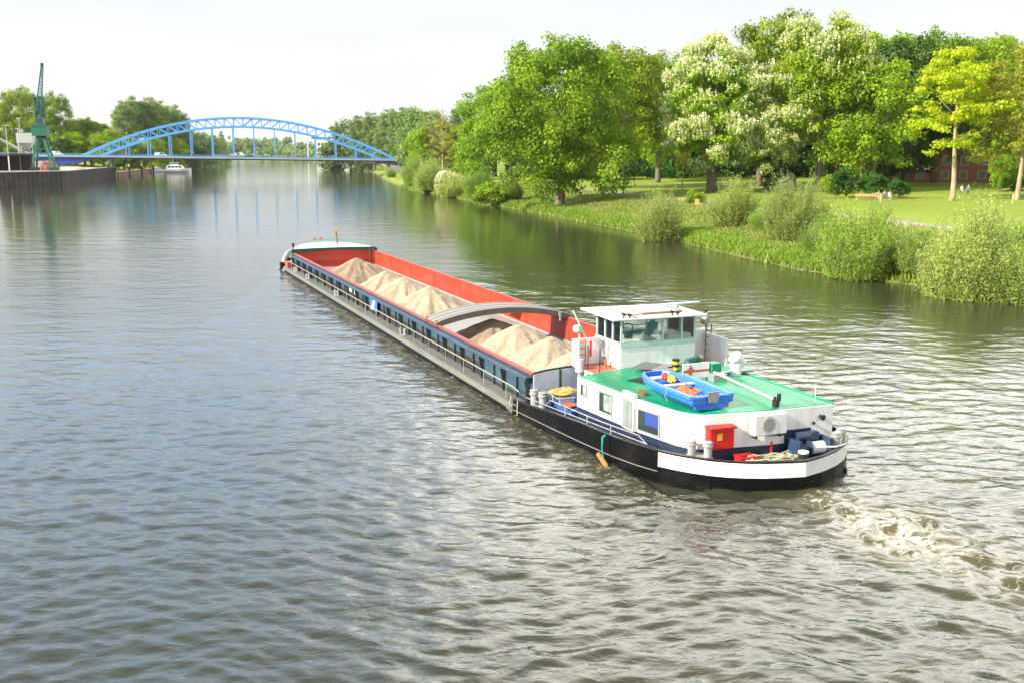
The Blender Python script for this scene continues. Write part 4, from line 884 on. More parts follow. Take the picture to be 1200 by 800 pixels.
# fender with green rope
e = empty('fender', BL(6.35, -.10, .1), TH, 'orange fender hanging on a green rope at the black port side', 'fender')
k = MB(); k.tube([(0, 0, .82), (.02, -.10, .78), (.05, -.14, .45), (.12, -.12, .12)], [.05, .05, .03, .03], 8); k.build('fender_rope', M['ropegreen'], e)
k = MB(); k.tube([(-.32, -.10, .15), (-.25, -.11, .12), (.35, -.12, -.10), (.42, -.12, -.14)], [.04, .09, .09, .04], 10); k.build('fender_body', mat('worn_orange_rubber', (.34, .15, .04), .7, var=.3, scale=10), e, smooth=True)
e = empty('tyre_fender', BL(-.75, -.55, .2), TH, 'weathered dark timber fender at the break between grey and black hull', 'fender')
k = MB(); k.tube([(-.25, -.12, .06), (.35, -.12, -.05)], [.09, .09], 8); k.build('fender_body', M['archdark'], e)
k = MB(); k.tube([(-.1, -.03, .5), (-.05, -.12, .1)], .025, 6); k.tube([(.55, -.02, .5), (.6, -.06, -.1)], .025, 6); k.build('fender_rope', M['rope'], e)
# sand heaps
def sand_mat(name, c):
    return mat(name, c, .95, var=.20, scale=2.2, dirt=tuple(x*.70 for x in c), dirt_amt=.75, dirt_scale=1.6, bump=1.0, bscale=5, bdist=.09)
SA = sand_mat('pale_sand', (.38, .305, .215)); SB = sand_mat('brown_sand', (.27, .205, .14))
def sand_heap(uc, vc, pk, m_, label, seed, slope=.50, ridge=0.0):
    rr = np.random.RandomState(seed); st_ = .09
    us = np.arange(-4.3, 4.31, st_); vs_ = np.arange(.13, 6.93, st_); Uq, Vq = np.meshgrid(us+uc, vs_, indexing='ij')
    du = Uq-uc; dv = Vq-vc; a = np.arctan2(dv, du)
    d = np.hypot(du, dv*.98)
    prof = pk-1.2*slope*(np.sqrt(d*d+.03)-.17)*(1+.07*np.sin(3*a+seed)+.05*np.sin(7*a+seed*2)) 
    nz_ = np.zeros_like(d)
    for q in range(26):
        lam = rr.uniform(.3, 2.6); an = rr.uniform(0, 2*PI); nz_ += np.sin(2*PI/lam*(du*np.cos(an)+dv*np.sin(an))+rr.uniform(0, 6))*min(lam, .9)*.008
    prof = prof+nz_*np.clip(d/1.0, .2, 1)+.05*np.sin(a*11+seed+d)*np.clip(d-.3, 0, 1)+.03*np.sin(a*23+2*seed)*np.clip(d-.6, 0, 1)
    if ridge: prof -= .28*np.exp(-((dv-.35*np.sin(du*1.3))/.16)**2)*sm(du/.8)*(du < 3.2)
    prof = np.where(np.minimum(vs_-.13, 6.93-vs_)[None]*np.ones_like(d) < .01, prof, prof)
    keep = prof > .40
    prof = np.maximum(prof, .38)
    co = np.stack([Uq-uc, Vq-vc, prof], -1).reshape(-1, 3); nu, nv = d.shape; fs = []
    for i in range(nu-1):
        for j in range(nv-1):
            if keep[i, j] or keep[i+1, j] or keep[i, j+1] or keep[i+1, j+1]: fs.append((i*nv+j, (i+1)*nv+j, (i+1)*nv+j+1, i*nv+j+1))
    used = sorted({q for f in fs for q in f}); mp = {q: i for i, q in enumerate(used)}
    me = bpy.data.meshes.new('sand_heap'); me.from_pydata([tuple(co[q]) for q in used], [], [tuple(mp[q] for q in f) for f in fs]); me.update()
    for p in me.polygons: p.use_smooth = True
    o = link_mesh('sand_heap', me, None, [m_]); o.location = BL(uc, vc, 0); o.rotation_euler = (0, 0, TH)
    return tag(o, label, 'sand heap', 'heaps of sand in the hold of the barge')
sand_heap(-42.9, 3.2, 2.12, SB, 'brownish sand heap farthest forward in the hold, nearest the bow', 1, .46)
sand_heap(-33.4, 3.0, 2.10, SA, 'pale sand heap just behind the brownish bow heap', 2, .52)
sand_heap(-29.3, 3.1, 2.10, SA, 'pale sand heap in the middle of the three pale heaps forward of the gantry arch', 3, .52)
sand_heap(-23.9, 3.2, 2.12, SA, 'pale sand heap with sharp peak just forward of the gantry arch', 4, .50)
sand_heap(-13.0, 3.2, 1.75, SB, 'brownish sand heap with a dark furrow under the gantry arch', 5, .42, ridge=1)
sand_heap(-9.0, 3.0, 2.08, SA, 'tall pale sand heap right behind the gantry arch', 6, .52)
sand_heap(-5.3, 3.1, 2.10, SA, 'pale sand heap second from the white wheelhouse', 7, .52)
sand_heap(-2.6, 3.6, 2.12, SA, 'pale sand heap closest to the wheelhouse, against the after bulkhead', 8, .46)
# ------------------------------------------------------------------ foliage
def leaf_mesh(name, P, Nn, size, asp, tint, mats, rs, mi=None):
    n = len(P)
    r_ = rs.normal(size=(n, 3)); t = np.cross(Nn, r_); t /= np.linalg.norm(t, axis=1, keepdims=True)+1e-9
    b = np.cross(Nn, t); b /= np.linalg.norm(b, axis=1, keepdims=True)+1e-9
    s = size*rs.uniform(.6, 1.35, (n, 1))
    fold = Nn/(np.linalg.norm(Nn, axis=1, keepdims=True)+1e-9)*s*.22
    q = np.stack([P+t*s*.5+fold*.4, P+b*s*.5*asp-fold*.3, P-t*s*.5+fold*.4, P-b*s*.5*asp-fold*.3], 1).reshape(-1, 3).astype(np.float32)
    me = bpy.data.meshes.new(name); me.vertices.add(4*n); me.vertices.foreach_set('co', q.ravel())
    me.loops.add(4*n); me.loops.foreach_set('vertex_index', np.arange(4*n, dtype=np.int32))
    me.polygons.add(n); me.polygons.foreach_set('loop_start', (np.arange(n)*4).astype(np.int32)); me.polygons.foreach_set('loop_total', np.full(n, 4, np.int32))
    for m in mats: me.materials.append(m)
    me.update(calc_edges=True)
    at = me.attributes.new('tint', 'FLOAT', 'FACE'); at.data.foreach_set('value', tint.astype(np.float32))
    return me
def clump_points(rs, ells, nclump, cr, per, shell=(.45, 1.0), flat=.75, lowdrop=.0):
    vol = np.array([e[3]*e[4]*e[5] for e in ells]); vol = vol/vol.sum(); P = []; Nn = []; T = []
    for _ in range(nclump):
        e = ells[rs.choice(len(ells), p=vol)]
        d = rs.normal(size=3); d /= np.linalg.norm(d)
        if d[2] < -.35 and rs.rand() < .5: d[2] *= -1
        f = rs.uniform(*shell)**.6; c = np.array(e[:3])+d*np.array(e[3:6])*f
        r = rs.uniform(*cr); m = int(per*(r/np.mean(cr))**2)
        dd = rs.normal(size=(m, 3)); dd /= np.linalg.norm(dd, axis=1, keepdims=True)
        rad = r*rs.uniform(.45, 1.12, (m, 1))
        # uneven little lobes on every clump
        lob = 1+.25*np.sin(dd[:, :1]*5+rs.uniform(0, 6))*np.sin(dd[:, 1:2]*5+rs.uniform(0, 6))
        p = c+dd*rad*lob*np.array([1, 1, flat]); p[:, 2] -= lowdrop*np.maximum(rad[:, 0]-r*.6, 0)
        P.append(p); nn = dd+np.array([0, 0, .35])+rs.normal(size=(m, 3))*.55; Nn.append(nn/np.linalg.norm(nn, axis=1, keepdims=True))
        T.append(np.clip(rs.normal(.45, .2)+rs.normal(0, .18, m), 0, 1))
    return np.concatenate(P), np.concatenate(Nn), np.concatenate(T)
def trunk_mb(h, r, lean=(0, 0), limbs=6, zl=.35, spread=.25, seed=0, fork=False):
    rd = random.Random(seed); k = MB()
    pts = [(0, 0, -.6)]+[(lean[0]*t+h*.012*math.sin(t*6+seed), lean[1]*t+h*.01*math.cos(t*5+seed), h*t) for t in (.04, .15, .3, .5, .7, .88)]
    k.tube(pts, [r*1.5, r*1.2, r, r*.85, r*.62, r*.38, r*.15], 10)
    for i in range(limbs):
        t = zl+(.8-zl)*i/limbs; a = i*2.4+rd.uniform(-.4, .4); L = h*spread*(1.15-t)*1.3
        x0, y0, z0 = lean[0]*t, lean[1]*t, h*t
        k.tube([(x0, y0, z0), (x0+L*.45*math.cos(a), y0+L*.45*math.sin(a), z0+L*.35), (x0+L*math.cos(a), y0+L*math.sin(a), z0+L*.9)], [r*.42*(1.1-t), r*.28*(1.1-t), r*.08], 7)
    return k
def make_tree(name, ells, nclump, cr, per, leaf, lm, h, r, bark='bark', seed=0, cat='tree', shell=(.45, 1.0), asp=.7, blossoms=0, lean=(0, 0), zl=.3, limbs=7, flat=.75, spread=.25, drop=0.):
    rs = np.random.RandomState(seed)
    P, Nn, T = clump_points(rs, ells, nclump, cr, per, shell, flat, drop)
    e = empty(name, (0, 0, -500)); e['category'] = cat
    cm = leaf_mesh('crown', P, Nn, leaf, asp, T, [LM[lm]], rs); link_mesh('crown', cm, e)
    if r > 0:
        k = trunk_mb(h*.9, r, lean, limbs, zl, spread, seed); k.build('trunk', M[bark], e, smooth=True)
    if blossoms:
        # candles stand on the outside of the crown
        c = np.array([np.average([q[i] for q in ells]) for i in range(3)]); d = P-c; s = np.linalg.norm(d/np.array([max(q[3] for q in ells), max(q[4] for q in ells), max(q[5] for q in ells)*1.2]), axis=1)
        idx = np.argsort(-s+rs.uniform(0, .42, len(s)))[:blossoms]; B = P[idx]
        vs = []; 
        q = []; Bn = []; 
        for j in range(4):
            q.append(B+np.array([0, 0, .10+.15*j])+rs.normal(size=B.shape)*.05); bn = rs.normal(size=B.shape); Bn.append(bn/np.linalg.norm(bn, axis=1, keepdims=True))
        B2 = np.concatenate(q); Bn = np.concatenate(Bn); bm_ = leaf_mesh('blossoms', B2, Bn, .31, .75, rs.uniform(0, 1, len(B2)), [LM['blossom']], rs)
        bo = link_mesh('blossoms', bm_, e); bo['kind'] = 'stuff'
    e['h0'] = h
    return e
def place(proto, x, y, top_h, label, group=None, w=None, rz=None, first=[set()]):
    """put a tree of this kind at x, y with its given height (m) and width factor"""
    sc = top_h/proto['h0']; sx = sc*(w or 1.0); z = gz(x, y)-.05
    rz = random.uniform(0, 6.28) if rz is None else rz
    if proto.name not in first[0]:
        first[0].add(proto.name); proto.location = (x, y, z); proto.rotation_euler = (0, 0, rz); proto.scale = (sx, sx, sc); o = proto; o['label'] = label
        if group: o['group'] = group
    else:
        o = copy_tree(proto, (x, y, z), rz, (sx, sx, sc), label, group)
        if not group and 'group' in o: del o['group']
    return o
def at_px(px, D):
    """ground point on the line of sight of column px (full-width pixels), D metres ahead"""
    d = ray(px, 200); return d.x/d.y*D, D
def top_from(py, D, x, y):
    d = ray(600, py); return H+d.z/d.y*D-gz(x, y)
random.seed(7)
T = {}
T['big'] = make_tree('riverside_tree', [(0, 0, 16, 12.5, 11.5, 11.5), (-6, 2, 9, 9.5, 9, 7.5), (4, -3, 8, 9, 9, 6.5), (0, 0, 22, 8, 8, 5.5), (-2, -4, 6, 8, 6, 4.5)], 300, (1.2, 2.5), 150, .50, 'mid', 28, .75, seed=1, zl=.12, limbs=9, shell=(.5, 1.05), lean=(1.5, 0))
T['big2'] = make_tree('broadleaf_tree', [(0, 0, 15.5, 10.5, 10.5, 11), (3, 2, 10, 8, 8, 6), (-3, -2, 11, 8, 8, 7)], 200, (1.2, 2.5), 150, .50, 'mid', 27, .6, seed=2, limbs=8, shell=(.5, 1.05))
T['round'] = make_tree('round_crowned_tree', [(0, 0, 11, 7.6, 7.6, 8.6), (1.5, -1, 7, 6.5, 6, 4.6)], 130, (1.1, 2.0), 130, .46, 'fresh', 20, .42, seed=3, shell=(.5, 1.05))
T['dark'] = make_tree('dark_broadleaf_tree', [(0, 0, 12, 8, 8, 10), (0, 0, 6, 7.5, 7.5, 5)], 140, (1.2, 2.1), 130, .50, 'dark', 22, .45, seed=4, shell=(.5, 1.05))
T['chest'] = make_tree('chestnut_tree', [(0, 0, 15, 8.4, 8.4, 9), (-3.5, -1, 9.5, 7, 6.5, 5.5), (3, 1, 10, 6.5, 6.5, 5.5), (0, 0, 21.5, 5.5, 5.5, 6)], 200, (1.0, 2.0), 140, .50, 'fresh', 28, .75, seed=5, blossoms=7600, shell=(.5, 1.05))
T['chest2'] = make_tree('chestnut_tree', [(0, 0, 17, 9.6, 9.6, 11), (-5, -1, 12, 7, 6.5, 6), (5, 1, 11, 7, 6.5, 7), (0, 0, 24, 7, 7, 6.5)], 250, (1.1, 2.1), 140, .50, 'fresh', 31, .8, seed=6, blossoms=5200, shell=(.5, 1.05))
T['maple'] = make_tree('maple_tree', [(0, 0, 13.5, 5.5, 5.5, 8.5), (-3, -1, 9.5, 4.2, 4, 2.6), (3.5, -1, 13, 4, 4, 3), (2, 0, 8.5, 3, 3, 1.5)], 100, (.8, 1.6), 125, .40, 'yellow', 23, .34, 'barkpale', seed=8, flat=.5, shell=(.3, 1.1), limbs=9, spread=.18, zl=.4)
T['olive'] = make_tree('bronze_maple_tree', [(0, 0, 12, 8, 8, 7.5), (2, 0, 7.5, 6, 6, 3.5)], 110, (.9, 1.9), 120, .42, 'olive', 20, .35, 'barkpale', seed=9, flat=.4, shell=(.3, 1.1), limbs=9, spread=.18)
T['poplar'] = make_tree('poplar_tree', [(0, 0, 15, 5.5, 5.5, 13), (0, 0, 24, 4, 4, 6.5)], 120, (1.0, 2.0), 120, .52, 'poplar', 31, .45, seed=10)
T['column'] = make_tree('columnar_poplar', [(0, 0, 14, 1.7, 1.7, 13)], 46, (.7, 1.3), 90, .42, 'blue', 28, .3, seed=12, flat=1.3)
T['far'] = make_tree('far_broadleaf_tree', [(0, 0, 11, 8, 8, 9.5), (3, 0, 6, 7.5, 7.5, 5.5)], 80, (1.6, 2.8), 70, .85, 'blue', 20, .4, seed=13)
T['far2'] = make_tree('pale_far_tree', [(0, 0, 11, 8, 8, 9.5), (-3, 0, 6, 7.5, 7.5, 5.5)], 80, (1.6, 2.8), 70, .85, 'poplar', 20, .4, seed=14)
T['far3'] = make_tree('bright_far_tree', [(0, 0, 9.5, 7.5, 7.5, 9), (-3, 0, 5.5, 6.5, 6.5, 5)], 90, (1.4, 2.5), 80, .7, 'fresh', 19, .4, seed=15)
T['yew'] = make_tree('clipped_yew', [(0, 0, 2.2, 1.9, 1.9, 2.3)], 60, (.5, .8), 120, .22, 'dark', 4.6, .12, seed=16, cat='shrub', shell=(.2, 1.0), limbs=3)
T['bushy'] = make_tree('leafy_shrub', [(0, 0, 1.8, 2.2, 2.2, 1.7)], 46, (.5, .95), 110, .26, 'fresh', 3.6, .08, seed=17, cat='shrub', limbs=4)
T['bushf'] = make_tree('flowering_shrub', [(0, 0, 1.8, 2.6, 2.2, 1.7)], 46, (.5, .95), 110, .26, 'willow', 3.8, .08, seed=18, cat='shrub', limbs=4, blossoms=500)
def make_willow(name, seed, w=3.2, h=5.5, n=900, lm='willow', ls=.19):
    """riverside willow: many upright wands carrying narrow leaves"""
    rs = np.random.RandomState(seed); e = empty(name, (0, 0, -500)); e['category'] = 'shrub'; P = []; Nn = []; T_ = []; st = MB()
    for i in range(n):
        a = rs.uniform(0, 2*PI); rr = w*.62*rs.rand()**.55; x0, y0 = rr*math.cos(a), rr*math.sin(a)
        env = math.sqrt(max(0, 1-(rr/(w*.72))**2))*.62+.38
        L = h*env*rs.uniform(.45, 1.0)*(1+.24*math.sin(2*a+seed)+.20*math.sin(5*a+seed*2)*rr/w+(.15 if rs.rand() < .04 else 0)); lean = rs.uniform(.1, .55)+.5*rr/w; dx, dy = math.cos(a+rs.normal()*.6)*lean*L*.5, math.sin(a+rs.normal()*.6)*lean*L*.5
        z0 = -.1 if rr > w*.3 else rs.uniform(-.1, h*.3)
        m = int(L*9); t = rs.uniform(.12, 1, m)
        p = np.stack([x0+dx*t**1.6, y0+dy*t**1.6, z0+L*t-.25*L*lean*t**3], 1)+rs.normal(size=(m, 3))*.13
        P.append(p); q = rs.normal(size=(m, 3))+np.array([0, 0, .3]); Nn.append(q/np.linalg.norm(q, axis=1, keepdims=True)); T_.append(np.clip(rs.normal(.5, .2)+rs.normal(0, .2, m), 0, 1))
        if i % 8 == 0: st.tube([(x0*.4, y0*.4, -.3), (x0+dx*.3, y0+dy*.3, z0+L*.5), (x0+dx, y0+dy, z0+L*.9)], [.05, .03, .01], 5)
    P = np.concatenate(P); Nn = np.concatenate(Nn); T_ = np.concatenate(T_)
    link_mesh('foliage', leaf_mesh('foliage', P, Nn, ls, .34, T_, [LM[lm]], rs), e); st.build('stems', M['bark'], e)
    e['h0'] = h; return e
T['willow'] = make_willow('willow_bush', 21); T['willow2'] = make_willow('willow_bush', 22, 4.4, 5.5, 2600, 'willow', .155); T['willowg'] = make_willow('green_willow_bush', 23, 4.0, 5.0, 2300, 'willowgreen', .155)
def make_bare(name, h, seed, m_='barkpale', dens=44):
    rd = random.Random(seed); e = empty(name, (0, 0, -500)); e['category'] = 'tree'; k = MB()
    k.tube([(0, 0, -.5), (.05, 0, h*.4), (0, .05, h*.75), (.05, 0, h)], [h*.010, h*.008, h*.005, h*.0015], 8); k.build('trunk', M[m_], e)
    k = MB()
    for i in range(dens):
        z = h*(.28+.66*i/dens); a = i*2.4; L = h*.24*(1.12-z/h)**.7*rd.uniform(.7, 1.1); p = []
        for t in (0, .35, .7, 1): p.append((L*t*math.cos(a), L*t*math.sin(a), z+L*(.5*t+.35*t*t)))
        k.tube(p, [h*.0028, h*.002, h*.0014, h*.0006], 4)
        for s_ in range(7):
            t = .25+.1*s_; b = a+rd.choice((-1, 1))*rd.uniform(.4, .9); q = (L*t*math.cos(a), L*t*math.sin(a), z+L*(.5*t+.35*t*t)); l2 = L*.4*rd.uniform(.6, 1)
            k.tube([q, (q[0]+l2*math.cos(b), q[1]+l2*math.sin(b), q[2]+l2*.7)], [h*.0012, h*.0005], 3)
    k.build('crown', M['barkpale'], e); e['h0'] = h; return e
T['bare'] = make_bare('bare_tree', 17, 31)
ORD_ = ['first', 'second', 'third', 'fourth', 'fifth', 'sixth', 'seventh', 'eighth', 'ninth', 'tenth', 'eleventh', 'twelfth']
# ---- prominent trees of the right bank: (kind, px, D, top py, width factor, label)
def put(kind, px, D, py, w, label, group=None, rz=None):
    x, y = at_px(px, D); return place(T[kind], x, y, top_from(py, D, x, y), label, group, w, rz)
put('big', 655, 184, 42, .95, 'huge broad green tree leaning over the river, standing nearest the water', rz=.3)
put('big2', 716, 215, 52, 1.05, 'tall green tree on the lawn behind the bare sapling')
put('big2', 770, 250, 62, .9, 'tall green tree with dark trunks between the bare sapling and white chestnut')
put('chest', 836, 190, 40, 1.12, 'chestnut covered in white blossom, whitest and leftmost of the chestnuts', rz=1.0)
put('chest', 890, 215, 92, 1.0, 'smaller white flowering chestnut between the two large chestnuts', rz=2.2)
put('chest2', 962, 186, 14, 1.08, 'tallest chestnut with sparser cream blossom on a thick trunk', rz=.4)
put('maple', 1117, 151, 42, 1.0, 'slender yellow-green maple on the lawn right of the benches', rz=.2)
put('bare', 731, 190, 130, 1.0, 'leafless sapling standing in front of the tall green trees')
put('bare', 790, 300, 55, 1.5, 'tall leafless treetop rising behind the green trees left of the chestnut')
put('round', 1022, 180, 70, 1.0, 'leafy green tree over the clipped dark yews')
put('round', 1010, 215, 40, .9, 'bright green tree right behind the tallest chestnut')
put('dark', 1062, 205, 45, 1.0, 'dark shady tree in front of the brick building')
put('big2', 1085, 225, 34, .75, 'tall green tree behind the yellow-green maple')
put('round', 1150, 235, 45, .9, 'green tree behind the brick building right of the maple')
put('olive', 1195, 150, 70, .9, 'bronze-green spreading maple at the right edge')
put('olive', 1215, 215, 50, 1.0, 'tall bronze-green tree beyond the right edge maple')
put('big2', 915, 270, 14, .9, 'high green tree rising between the two large chestnuts')
put('round', 812, 300, 78, .8, 'bright green tree behind the leafless treetop')
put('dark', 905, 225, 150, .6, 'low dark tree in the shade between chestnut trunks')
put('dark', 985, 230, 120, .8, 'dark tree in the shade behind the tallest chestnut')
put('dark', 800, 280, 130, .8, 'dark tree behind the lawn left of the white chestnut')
put('maple', 800, 205, 150, .55, 'small yellow-green sapling under the white chestnut', rz=2)
put('round', 1175, 172, 150, .55, 'small green tree before the brick building')
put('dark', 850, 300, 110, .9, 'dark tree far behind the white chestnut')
put('round', 1250, 190, 40, .9, 'green tree out at the right edge of the park')
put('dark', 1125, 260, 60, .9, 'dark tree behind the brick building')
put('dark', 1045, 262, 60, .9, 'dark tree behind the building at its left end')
# trees along the bank towards the bridge
put('far3', 560, 262, 135, .8, 'bushy light green tree left of the huge riverside tree')
put('bushf', 524, 250, 203, .8, 'white flowering shrub on the bank left of the huge riverside tree')
put('far3', 491, 330, 148, .62, 'bright green rounded tree at the right end of the blue bridge')
put('olive', 520, 330, 140, .8, 'bronze-green tree behind the white flowering shrub')
put('olive', 545, 300, 150, .8, 'bronze-green tree beside the huge riverside tree')
put('column', 535, 420, 116, 1.2, 'narrow columnar poplar left of the huge riverside tree')
put('column', 545, 425, 122, 1.0, 'shorter narrow columnar poplar next to the first')
put('bare', 519, 400, 125, 1.8, 'leafless treetop left of the columnar poplars')
for i, (px, D, py, w, kd) in enumerate(sorted([(508, 420, 135, 1.1, 'far2'), (470, 520, 124, 1.2, 'poplar'), (455, 560, 126, 1.3, 'poplar'), (438, 590, 130, 1.3, 'poplar'), (424, 620, 134, 1.3, 'poplar'), (490, 480, 130, 1.1, 'far2'),
        (412, 660, 140, 1.2, 'far'), (476, 545, 158, 1.0, 'far3'), (452, 560, 165, 1.0, 'olive'), (432, 600, 160, 1.0, 'far'), (478, 640, 128, 1.3, 'poplar'), (500, 560, 134, 1.3, 'far2')])):
    put(kd, px, D, py, w, ORD_[i]+' tree of the woodland behind the right end of the blue bridge', 'woodland trees behind the right end of the bridge')
for i, (px, D, py) in enumerate([(394, 760, 140), (398.5, 770, 142)]): put('column', px, D, py, .9, ['left', 'right'][i]+' one of the pair of dark narrow poplars beyond the bridge', 'pair of dark poplars beyond the bridge')
put('column', 262, 1262, 152, 1.3, 'dark pointed tree seen through the middle of the bridge arch')
# left bank
put('big2', 33, 515, 102, .85, 'tall airy tree behind the green crane', rz=1)
put('big2', 66, 505, 108, .75, 'tall airy tree right of the green crane', rz=2)
put('round', 100, 520, 140, 1.1, 'bright green tree left of the poplar group')
put('far3', 122, 535, 146, 1.1, 'bright green tree above the left bridge approach')
put('dark', 88, 515, 160, .9, 'dark green tree above the left bridge approach')
put('far3', 60, 507, 165, .9, 'low yellow-green tree behind the grey hopper')
put('far3', 15, 505, 160, .9, 'low yellow-green tree behind the shed')
put('far3', 145, 555, 160, 1.0, 'low bright tree behind the left end of the arch')
put('far', 110, 545, 150, 1.0, 'mid green tree behind the left end of the bridge railing')
put('dark', 140, 545, 168, .9, 'dark low tree behind the left end of the arch')
for i, (px, D, py, w) in enumerate([(150, 600, 116, 1.2), (163, 615, 111, 1.2), (176, 620, 112, 1.2), (190, 635, 115, 1.2), (203, 650, 121, 1.2), (213, 660, 126, 1.1)]):
    put('poplar', px, D, py, w, ORD_[i]+' from the left of the grey-green poplars behind the left half of the arch', 'poplars behind the left half of the arch')
for i, (px, D, py, kd) in enumerate(sorted([(215, 700, 150, 'far'), (228, 750, 152, 'far'), (240, 820, 156, 'far'), (200, 640, 158, 'far3'), (180, 600, 160, 'far3'), (250, 1000, 160, 'far2'), (165, 560, 165, 'far'), (222, 660, 162, 'far')])):
    put(kd, px, D, py, 1.1, ORD_[i]+' of the lower trees on the left bank seen under and behind the arch', 'left bank trees behind the bridge')
for i, (px, D, py, kd, lab) in enumerate([(82, 500, 150, 'far3', 'bright green tree between the airy tree and the poplar group'), (108, 520, 138, 'big2', 'broad green tree behind the bridge approach left of the poplars'), (128, 500, 152, 'round', 'fresh green tree just left of the poplar group'), (75, 490, 162, 'dark', 'dark low tree behind the bridge approach near the crane'), (45, 500, 150, 'dark', 'dark tree behind the green crane'), (-10, 480, 150, 'big2', 'green tree at the left frame edge behind the shed')]):
    put(kd, px, D, py, 1.15, lab)
# far wooded shore: too many and too far to count
def woodland():
    rs = np.random.RandomState(77); P = []; Nn = []; T_ = []
    for i in range(260):
        px = rs.uniform(200, 480) if i > 60 else rs.uniform(-250, 200); Ds = np.arange(900, 3200, 12.0); d_ = ray(px, 200); xs = Ds*d_.x/d_.y
        sdv = river_sd(xs, Ds); wet = np.where(sdv < 0)[0]
        j = (wet[-1]+1) if len(wet) else 40
        if px < 262 and len(wet) == 0: j = 30
        if j >= len(Ds)-12: continue
        D = Ds[j]+rs.uniform(14, 150); x, y = D*d_.x/d_.y, D
        if float(river_sd(np.array([x]), np.array([y]))[0]) < 10: continue
        z = gz(x, y); hh = rs.uniform(16, 34)*(1.25 if D > 1900 else .9); w = rs.uniform(11, 20); tt = rs.uniform(0, 1)
        for c in range(16):
            d = rs.normal(size=3); d /= np.linalg.norm(d); cc = np.array([x, y, z+hh*.55])+d*np.array([w, w, hh*.45])*rs.uniform(.3, .85)
            m = 26; dd = rs.normal(size=(m, 3)); dd /= np.linalg.norm(dd, axis=1, keepdims=True); P.append(cc+dd*rs.uniform(2.5, 5)); Nn.append(dd); T_.append(np.clip(tt+rs.normal(0, .15, m), 0, 1))
    me = leaf_mesh('far_woodland', np.concatenate(P), np.concatenate(Nn), 3.4, .8, np.concatenate(T_), [LM['poplar']], rs)
    return tag(link_mesh('far_woodland', me), kind='stuff')
woodland()
# background wood behind the park on the right bank
ORD = ['first', 'second', 'third', 'fourth', 'fifth', 'sixth', 'seventh', 'eighth', 'ninth', 'tenth', 'eleventh', 'twelfth', 'thirteenth', 'fourteenth', 'fifteenth', 'sixteenth', 'seventeenth', 'eighteenth', 'nineteenth', 'twentieth', 'twenty-first', 'twenty-second', 'twenty-third', 'twenty-fourth']
for i, (px, D, py, kd) in enumerate(sorted([(1180, 300, 60, 'round'), (1090, 300, 50, 'big2'), (1000, 320, 50, 'big2'), (950, 320, 60, 'dark'), (870, 330, 62, 'big2'), (840, 340, 88, 'round'), (760, 340, 70, 'big2'), (720, 330, 80, 'round'), (690, 320, 100, 'dark'), (660, 300, 110, 'round'),
        (600, 300, 105, 'round'), (580, 330, 100, 'round'), (1240, 300, 60, 'dark'), (1290, 260, 60, 'dark'), (1140, 320, 44, 'round'), (780, 380, 84, 'big2'), (1040, 290, 42, 'round'), (1070, 285, 60, 'big2'), (1210, 280, 55, 'big2'), (905, 300, 58, 'round'), (620, 330, 100, 'big2'), (810, 320, 95, 'round')])):
    put(kd, px, D, py, 1.2, ORD[i]+' from the left in the back row of trees behind the park', 'back row of trees behind the park')
def thicket():
    rs = np.random.RandomState(91); P = []; Nn = []; T_ = []
    for i in range(330):
        px = rs.uniform(600, 1420); D = rs.uniform(268, 340) if px < 1000 else rs.uniform(245, 320); x, y = at_px(px, D); z = gz(x, y); hh = rs.uniform(3, 11); w = rs.uniform(2, 4.5)
        m = 170; dd = rs.normal(size=(m, 3)); dd /= np.linalg.norm(dd, axis=1, keepdims=True)
        P.append(np.array([x, y, z+hh*.48])+dd*np.array([w, w, hh*.52])*rs.uniform(.7, 1.08, (m, 1))); Nn.append(dd+rs.normal(size=(m, 3))*.5); T_.append(np.clip(rs.uniform(0, .8)+rs.normal(0, .15, m), 0, 1))
    me = leaf_mesh('park_thicket', np.concatenate(P), np.concatenate(Nn), .95, .8, np.concatenate(T_), [LM['dark']], rs)
    return tag(link_mesh('park_thicket', me), kind='stuff')
thicket()
# shrubs
put('yew', 993, 165, 196, 1.2, 'clipped dark conical yew behind the long bench, leftmost of the yews')
put('yew', 1028, 163, 200, 1.1, 'clipped dark yew in the middle behind the seated people')
put('yew', 1055, 160, 208, 1.2, 'low clipped dark yew right of the seated people')
put('yew', 905, 185, 205, 1.0, 'dark shrub beside the thick chestnut trunk')
put('bushy', 975, 178, 205, 1.0, 'leafy shrub at the foot of the tallest chestnut')
put('bushy', 815, 160, 222, .8, 'low leafy shrub on the slope below the white chestnut')
put('bushy', 1190, 175, 195, 1.4, 'dark green shrub before the brick building at the right')
# willows and bushes by the water
def wil(kind, px, py_base, py_top, w, label, dz=0):
    # stands just inland of the shore: intersect the sight line with height 0.6 m
    d = ray(px, py_base); t = (.5-H)/d.z; x, y = d.x*t, d.y*t
    return place(T[kind], x, y, (top_from(py_top, y, x, y)), label, None, w)
wil('willow', 772, 277, 228, .95, 'small silvery willow bush standing alone at the waterside')
wil('willow', 862, 274, 214, 1.35, 'silvery willow bush left of the large pale willow, behind the grassy shore')
wil('willow2', 930, 290, 215, .92, 'large pale willow bush left of the darker willow by the shore')
wil('willowg', 1008, 319, 247, .95, 'broad green willow bush in the middle of the near shore')
wil('willow2', 1142, 340, 248, .86, 'silvery willow bush nearest the camera at the right')
wil('willowg', 1192, 312, 262, .8, 'green willow bush behind the silvery one at the right edge')
wil('willowg', 897, 280, 240, 1.2, 'low green willow filling the gap left of the large pale willow')
wil('willowg', 968, 303, 256, 1.2, 'low green willow between the large pale willow and the broad green one')
wil('willow', 1076, 324, 268, 1.2, 'pale low willow between the broad green willow and the right one')
wil('willowg', 838, 264, 238, 1.2, 'lowest green willow right of the lone waterside bush')
